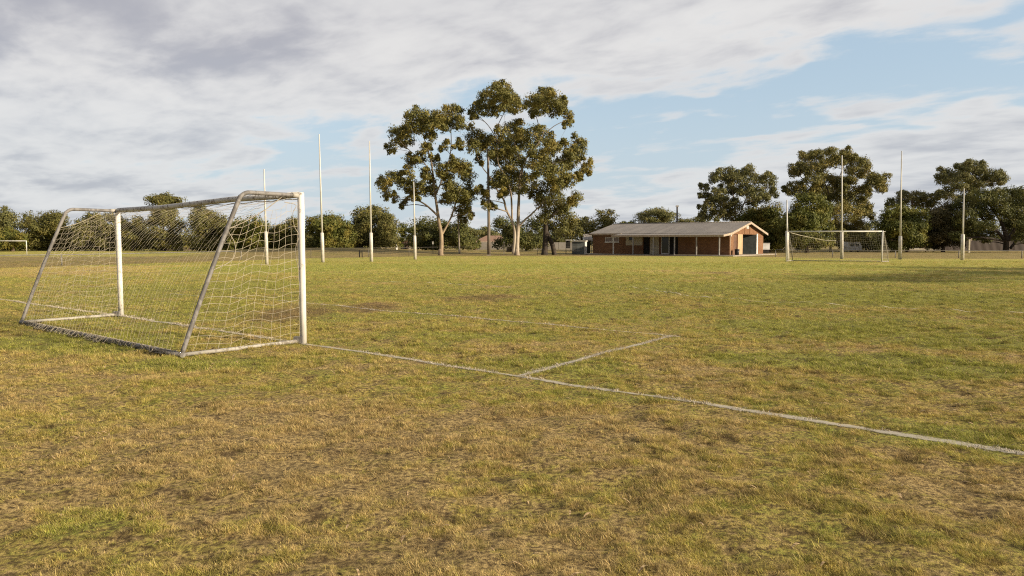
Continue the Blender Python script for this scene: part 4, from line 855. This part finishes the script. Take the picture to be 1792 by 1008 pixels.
tree('bush_tree','rounded tree behind the left side net of the foreground goal',124,(172,440),dense(175,402,32,34,12,8)+[(165,382,16,10),(195,384,16,11),(150,405,18,24)],leaf=.34,dens=1.2,lm=OLIVE,seed=28,group=GB,clump=.42,br=False,shell=.1)
tree('bush_tree','broad brownish green tree left of the foreground goal',126,(95,440),dense(92,402,34,32,12,9)+[(50,388,14,14),(58,405,22,20),(85,384,18,11),(105,382,14,10),(60,425,28,14),(115,415,20,24)],leaf=.34,dens=1.2,lm=OLIVE,seed=29,group=GB,clump=.42,br=False,shell=.1)
tree('bush_tree','grey green tree at the left picture edge with a pointed top',128,(6,440),[(8,366,7,6),(10,378,16,12),(2,392,22,16),(18,390,12,10),(-15,395,20,22),(0,410,26,16)],leaf=.34,dens=1.0,lm=GUM2,seed=30,group=GB,clump=.45,br=False,shell=.1)
tree('bush_tree','small golden green bush in front of the pointed tree at the left edge',118,(22,440),dense(22,412,20,20,8,11)+[(-12,418,20,22),(5,430,26,10)],leaf=.32,dens=1.2,lm=BUSH,seed=31,group=GB,clump=.45,br=False,shell=.1)
tree('gum_tree','wispy small gum poking up behind the domed tree in the net',140,(346,440),[(345,362,9,7),(338,372,7,7),(354,372,8,8),(346,385,10,10)],leaf=.32,dens=.5,lm=GUM2,seed=32,clump=.5,gap=.2)
tree('hedge','low dark hedge closing the gap at the bush feet behind the foreground goal',131,(330,440),[(u,431+random.uniform(-3,3),22,9) for u in range(40,540,22)],leaf=.36,dens=1.2,lm=BUSH,seed=33,cat='hedge',br=False,shell=.1,depth=.06,clump=.5)
GM='trees in the middle distance'
tree('bush_tree','dark shady tree behind the trunk of the left tall gum',104,(772,440),dense(768,408,32,30,12,40)+[(745,405,20,24),(800,410,22,26),(815,425,18,14),(740,425,22,14)],leaf=.32,dens=1.25,lm=DKG,seed=40,group=GM,clump=.42,br=False,shell=.1)
tree('bush_tree','small leafy tree left of the path sign by the far orange roof',150,(712,438),dense(712,410,16,16,7,41)+[(704,397,9,7),(728,408,14,14),(735,400,10,8)],leaf=.34,dens=1.,lm=BRIGHT,seed=41,group=GM,clump=.45,br=False)
tree('bush_tree','distant pale green trees above the red tiled roof',185,(830,436),dense(825,408,34,12,9,42)+dense(870,410,30,12,8,43)+[(800,410,18,14),(850,404,14,8),(812,402,12,7)],leaf=.42,dens=1.,lm=GUM2,seed=42,group=GM,clump=.45,br=False,shell=.1)
tree('bush_tree','low yellow green shrub at the left end of the grey sheet fence',138,(832,438),dense(832,430,12,8,5,44),leaf=.3,dens=1.,lm=BRIGHT,seed=44,group=GM,clump=.5,br=False)
tree('bush_tree','dark tree behind the pale twin trunk gum',112,(890,440),dense(890,402,22,24,8,45)+[(876,395,14,16),(905,410,20,20),(915,425,18,14),(940,400,20,22),(938,425,24,14)],leaf=.32,dens=1.1,lm=DKG,seed=45,group=GM,clump=.42,br=False,shell=.1)
tree('bush_tree','round green shrub in front of the grey fence right of the pale twin trunk',132,(922,439),dense(922,414,16,12,6,46),leaf=.3,dens=1.2,lm=BRIGHT,seed=46,group=GM,clump=.45,br=False)
tree('bush_tree','grey leaved tree standing left of the clubhouse roof behind the shed',125,(1020,440),dense(1018,388,15,14,7,47)+[(1012,400,12,14),(1028,405,12,16),(1000,410,16,14)],leaf=.3,dens=.85,lm=GUM2,seed=47,group=GM,clump=.46,br=True,gap=.1)
tree('bush_tree','olive tree rising over the left end of the clubhouse roof',122,(1055,440),dense(1058,390,20,18,8,48)+[(1050,374,9,7),(1066,373,9,7),(1072,390,9,16),(1040,400,16,16),(1060,408,20,14)],leaf=.3,dens=.9,lm=OLIVE,seed=48,group=GM,clump=.46,br=False,gap=.08)
tree('bush_tree','wide pale green tree beyond the middle of the clubhouse roof',150,(1148,440),dense(1148,382,34,16,11,49)+[(1148,370,16,7),(1125,382,14,12),(1170,382,14,13),(1148,400,36,16)],leaf=.36,dens=.95,lm=GUM2,seed=49,group=GM,clump=.44,br=False,shell=.1,gap=.06)
tree('bush_tree','small dark tree beyond the clubhouse roof left of its wide neighbour',150,(1098,440),dense(1098,392,14,8,6,50)+[(1088,394,8,6),(1108,396,10,8),(1098,405,18,10)],leaf=.34,dens=.95,lm=BUSH,seed=50,group=GM,clump=.45,br=False)
tree('bush_tree','low clipped looking trees beyond the roof right of the power pole',150,(1205,440),[(1195,389,11,6),(1206,390,9,6),(1219,386,9,8),(1232,384,10,9),(1205,400,30,12)],leaf=.34,dens=1.,lm=OLIVE,seed=51,group=GM,clump=.48,br=False)
GT='trees on the right behind the clubhouse and far goal'
k6=3.027
z6=lambda L:zc(L,k6,1200,230)
s6=lambda L:zs(L,k6,1200,230)
tree('gum_tree','airy gum rising behind the clubhouse gable',112,(1290,440),z6([(155,240,32,28),(225,215,36,26),(340,215,34,28),(280,225,36,30),(200,260,40,30),(270,270,42,34),(340,265,44,34),(420,250,36,32),(445,285,32,36),(95,300,20,22),(100,335,24,20),(130,360,26,24),(460,330,26,24),(240,310,36,26),(320,310,36,28),(390,320,36,28),(180,330,32,34),(120,400,30,26),(90,420,20,24),(200,380,44,40),(260,400,44,44),(400,360,40,30),(160,440,36,30),(100,450,28,20),(230,450,40,30),(350,350,34,30)]),
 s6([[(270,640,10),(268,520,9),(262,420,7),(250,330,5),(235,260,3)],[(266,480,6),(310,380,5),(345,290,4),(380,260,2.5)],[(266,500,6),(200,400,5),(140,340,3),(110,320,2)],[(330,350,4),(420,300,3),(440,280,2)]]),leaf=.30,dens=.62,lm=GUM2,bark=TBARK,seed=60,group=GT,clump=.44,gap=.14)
tree('gum_tree','big broad crowned gum rising behind the middle of the distant goal',116,(1452,441),z6([(600,190,36,34),(580,230,26,24),(650,150,40,34),(700,130,40,30),(775,105,32,24),(850,110,26,24),(740,170,50,36),(820,160,46,36),(660,200,46,34),(900,165,36,32),(940,175,32,40),(900,220,48,28),(860,140,30,26),(1010,250,44,32),(1045,275,26,30),(980,280,34,26),(950,305,26,22),(1035,310,22,20),(600,290,36,28),(570,320,28,26),(530,305,20,16),(680,260,44,34),(760,260,54,36),(850,280,48,38),(900,320,34,34),(640,330,50,36),(720,330,56,40),(800,340,56,44),(880,370,48,40),(940,380,34,30),(960,340,20,22),(820,430,56,50),(900,440,48,44),(960,420,26,24),(985,445,18,20),(860,520,50,44),(800,500,40,40),(910,510,34,36),(940,560,24,26),(870,570,34,26),(740,420,40,40)]),
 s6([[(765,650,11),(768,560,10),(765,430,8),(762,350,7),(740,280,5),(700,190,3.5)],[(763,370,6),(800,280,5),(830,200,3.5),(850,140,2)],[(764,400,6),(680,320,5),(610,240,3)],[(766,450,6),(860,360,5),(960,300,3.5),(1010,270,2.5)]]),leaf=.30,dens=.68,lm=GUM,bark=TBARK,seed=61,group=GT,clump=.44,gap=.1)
tree('bush_tree','dense rounded bright green tree directly behind the left end of the distant goal',104,(1412,441),dense(1405,395,40,44,18,62)+z6([(640,360,60,34),(700,370,46,30),(740,410,36,36),(600,420,50,44),(580,480,44,44),(660,470,60,50),(720,500,50,40),(745,540,30,44),(620,560,60,44),(700,580,50,30)]),leaf=.32,dens=1.3,lm=BRIGHT,seed=62,group=GT,clump=.38,br=False,shell=.1)
tree('bush_tree','dark wide tree filling the gap between the clubhouse gable and the far goal',112,(1345,441),dense(1340,400,44,38,16,63)+[(1320,385,26,20),(1352,372,20,14),(1300,395,20,22),(1360,410,28,28),(1340,430,40,12)],leaf=.32,dens=1.25,lm=BUSH,seed=63,group=GT,clump=.4,br=False,shell=.1)
tree('bush_tree','dark round tree behind the tallest right hand post',110,(1588,441),dense(1582,395,42,34,16,64)+z6([(1070,440,40,30),(1130,430,50,24),(1200,430,50,26),(1250,450,40,34),(1080,500,50,50),(1060,560,40,50),(1200,500,60,50),(1260,500,34,30),(1210,570,50,40)]),leaf=.32,dens=1.25,lm=BRIGHT,seed=64,group=GT,clump=.4,br=False,shell=.1)
tree('bush_tree','shadowed trees between the far goal and the dark round tree',124,(1528,441),dense(1526,410,26,28,10,65)+[(1515,428,22,12),(1540,425,22,16)],leaf=.34,dens=1.25,lm=DKG,seed=65,group=GT,clump=.42,br=False,shell=.1)
tree('gum_tree','flat crowned thin gum behind the dark round tree at right',135,(1600,440),z6([(1110,370,40,20),(1090,385,24,14),(1160,345,36,22),(1220,335,44,18),(1270,350,34,24),(1310,370,30,24),(1200,370,44,24),(1260,395,36,20),(1330,350,20,20),(1150,395,30,16)]),[[(1606,440,4),(1605,400,3.4),(1602,375,2.6),(1595,350,1.8)],[(1604,385,2.4),(1580,358,1.6)],[(1604,385,2.4),(1628,358,1.6)]],leaf=.34,dens=.6,lm=GUM2,bark=MBARK,seed=66,group=GT,clump=.46,gap=.16)
tree('gum_tree','open crowned gum rising above the spreading tree at the right',130,(1700,440),z6([(1385,220,36,28),(1360,255,28,26),(1400,260,44,30),(1460,200,28,24),(1530,180,40,26),(1565,190,30,24),(1500,215,46,32),(1550,240,44,34),(1500,270,44,34),(1450,240,32,32),(1620,230,40,28),(1660,250,36,26),(1680,270,16,16),(1630,265,36,20),(1550,290,40,26),(1440,290,40,24),(1490,310,40,20),(1380,310,24,18),(1400,350,34,30),(1350,340,24,24)]),
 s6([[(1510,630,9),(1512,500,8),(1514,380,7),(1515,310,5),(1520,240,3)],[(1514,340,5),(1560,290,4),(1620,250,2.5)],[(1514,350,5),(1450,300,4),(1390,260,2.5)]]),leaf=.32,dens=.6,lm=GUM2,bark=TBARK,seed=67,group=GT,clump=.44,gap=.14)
tree('bush_tree','brownish bush left of the trunk of the spreading tree',112,(1650,441),dense(1650,400,32,30,12,68)+z6([(1340,440,50,40),(1400,420,50,44),(1430,480,50,40),(1350,520,50,36),(1400,560,44,30),(1300,500,40,40)]),leaf=.32,dens=1.2,lm=BROWN,seed=68,group=GT,clump=.42,br=False,shell=.1)
tree('spreading_tree','large dark spreading tree with forked trunk at the right picture edge',108,(1763,441),z6([(1500,360,50,36),(1560,345,54,34),(1640,330,56,30),(1720,325,54,28),(1790,330,54,32),(1860,350,50,36),(1450,400,40,36),(1530,400,60,44),(1620,380,66,44),(1710,375,66,44),(1790,385,60,46),(1860,410,56,50),(1480,450,54,40),(1570,450,60,44),(1660,430,66,44),(1750,440,62,46),(1840,470,60,50),(1520,500,50,34),(1600,500,46,30),(1780,500,50,32),(1860,530,50,34),(1450,490,34,30),(1700,490,36,22),(1480,540,50,34),(1540,560,40,26),(1620,545,44,24),(1790,560,46,30),(1850,580,50,30),(1740,500,40,30),(1440,560,34,26),(1590,580,24,16)]),
 s6([[(1695,635,15),(1698,590,14),(1695,555,12),(1680,500,8),(1640,430,6),(1590,370,4)],[(1700,590,10),(1735,530,8),(1770,470,6),(1800,400,4)],[(1690,575,9),(1640,520,7),(1580,470,5),(1520,420,3)],[(1720,620,7),(1765,560,6),(1830,490,4)]]),leaf=.30,dens=1.15,lm=DKG,bark=DBARK,seed=69,group=GT,clump=.4,shell=.2,gap=.04)
BK='background trees filling the far edge'
for k_,(u,v,ru,rv,lab) in enumerate([(1388,412,34,26,'dark background tree behind the left post of the distant goal'),(1480,415,34,24,'dark background tree behind the middle of the distant goal'),(1560,412,32,24,'dark background tree between the tall posts right of the distant goal'),(1632,408,34,28,'dark background tree behind the pale rendered house'),(1700,404,36,28,'dark background tree behind the short right hand post'),(1790,400,40,28,'dark background tree behind the crown of the spreading tree'),(1275,412,28,22,'dark background tree behind the clubhouse roof below the airy gum'),(1235,405,18,16,'small background tree behind the clubhouse roof left of the airy gum')]):
    tree('bush_tree',lab,146,(u,440),dense(u,v,ru,rv,10,100+k_),leaf=.38,dens=1.2,lm=(BUSH,DKG,OLIVE)[k_%3],seed=100+k_,group=BK,clump=.42,br=False,shell=.1)
for k_,(u,v,ru,rv,lab) in enumerate([(255,408,30,26,'background tree between the low bush and the flat topped tree in the net'),(405,412,28,24,'background tree right of the domed tree in the net'),(135,410,30,24,'background tree just left of the sloping left pipe'),(540,415,26,22,'background tree behind the right post of the foreground goal'),(612,412,24,24,'background tree in the gap between the two bushes'),(985,412,30,20,'background tree behind the drooping olive tree')]):
    tree('bush_tree',lab,150,(u,440),dense(u,v,ru,rv,10,120+k_),leaf=.38,dens=1.2,lm=(OLIVE,BUSH,GUM2)[k_%3],seed=120+k_,group=BK,clump=.42,br=False,shell=.1)
# trees outside the picture on the right, whose shadows fall across the field
tree('bush_tree','broad tree beside the field outside the right of the view',27,(2440,520),[(2440+random.uniform(-90,90),250+random.uniform(-40,40),70,50) for i in range(9)],[[(2440,520,14),(2440,400,12),(2440,270,7)]],leaf=.3,dens=.3,lm=BUSH,seed=80,clump=.42,br=False)
tree('bush_tree','second broad tree beside the field outside the right of the view',33,(2560,500),[(2560+random.uniform(-110,110),250+random.uniform(-50,50),80,60) for i in range(14)],[[(2560,500,12),(2560,400,10),(2560,270,6)]],leaf=.3,dens=.3,lm=BUSH,seed=81,clump=.42,br=False)
# far wood on the horizon
r_=random.Random(9); L=[]
for u in range(-500,2350,34): L.append((u,424+r_.uniform(-6,4),26,12))
o=tree('far_wood','distant belt of trees along the horizon',260,(900,432),L,[[(900,432,2),(900,428,1)]],leaf=.8,dens=.9,lm=GUM2,seed=90,cat='wood',br=False,depth=.02,clump=.6,shell=.1)
o['kind']='stuff'
print('leaves',tree.total)
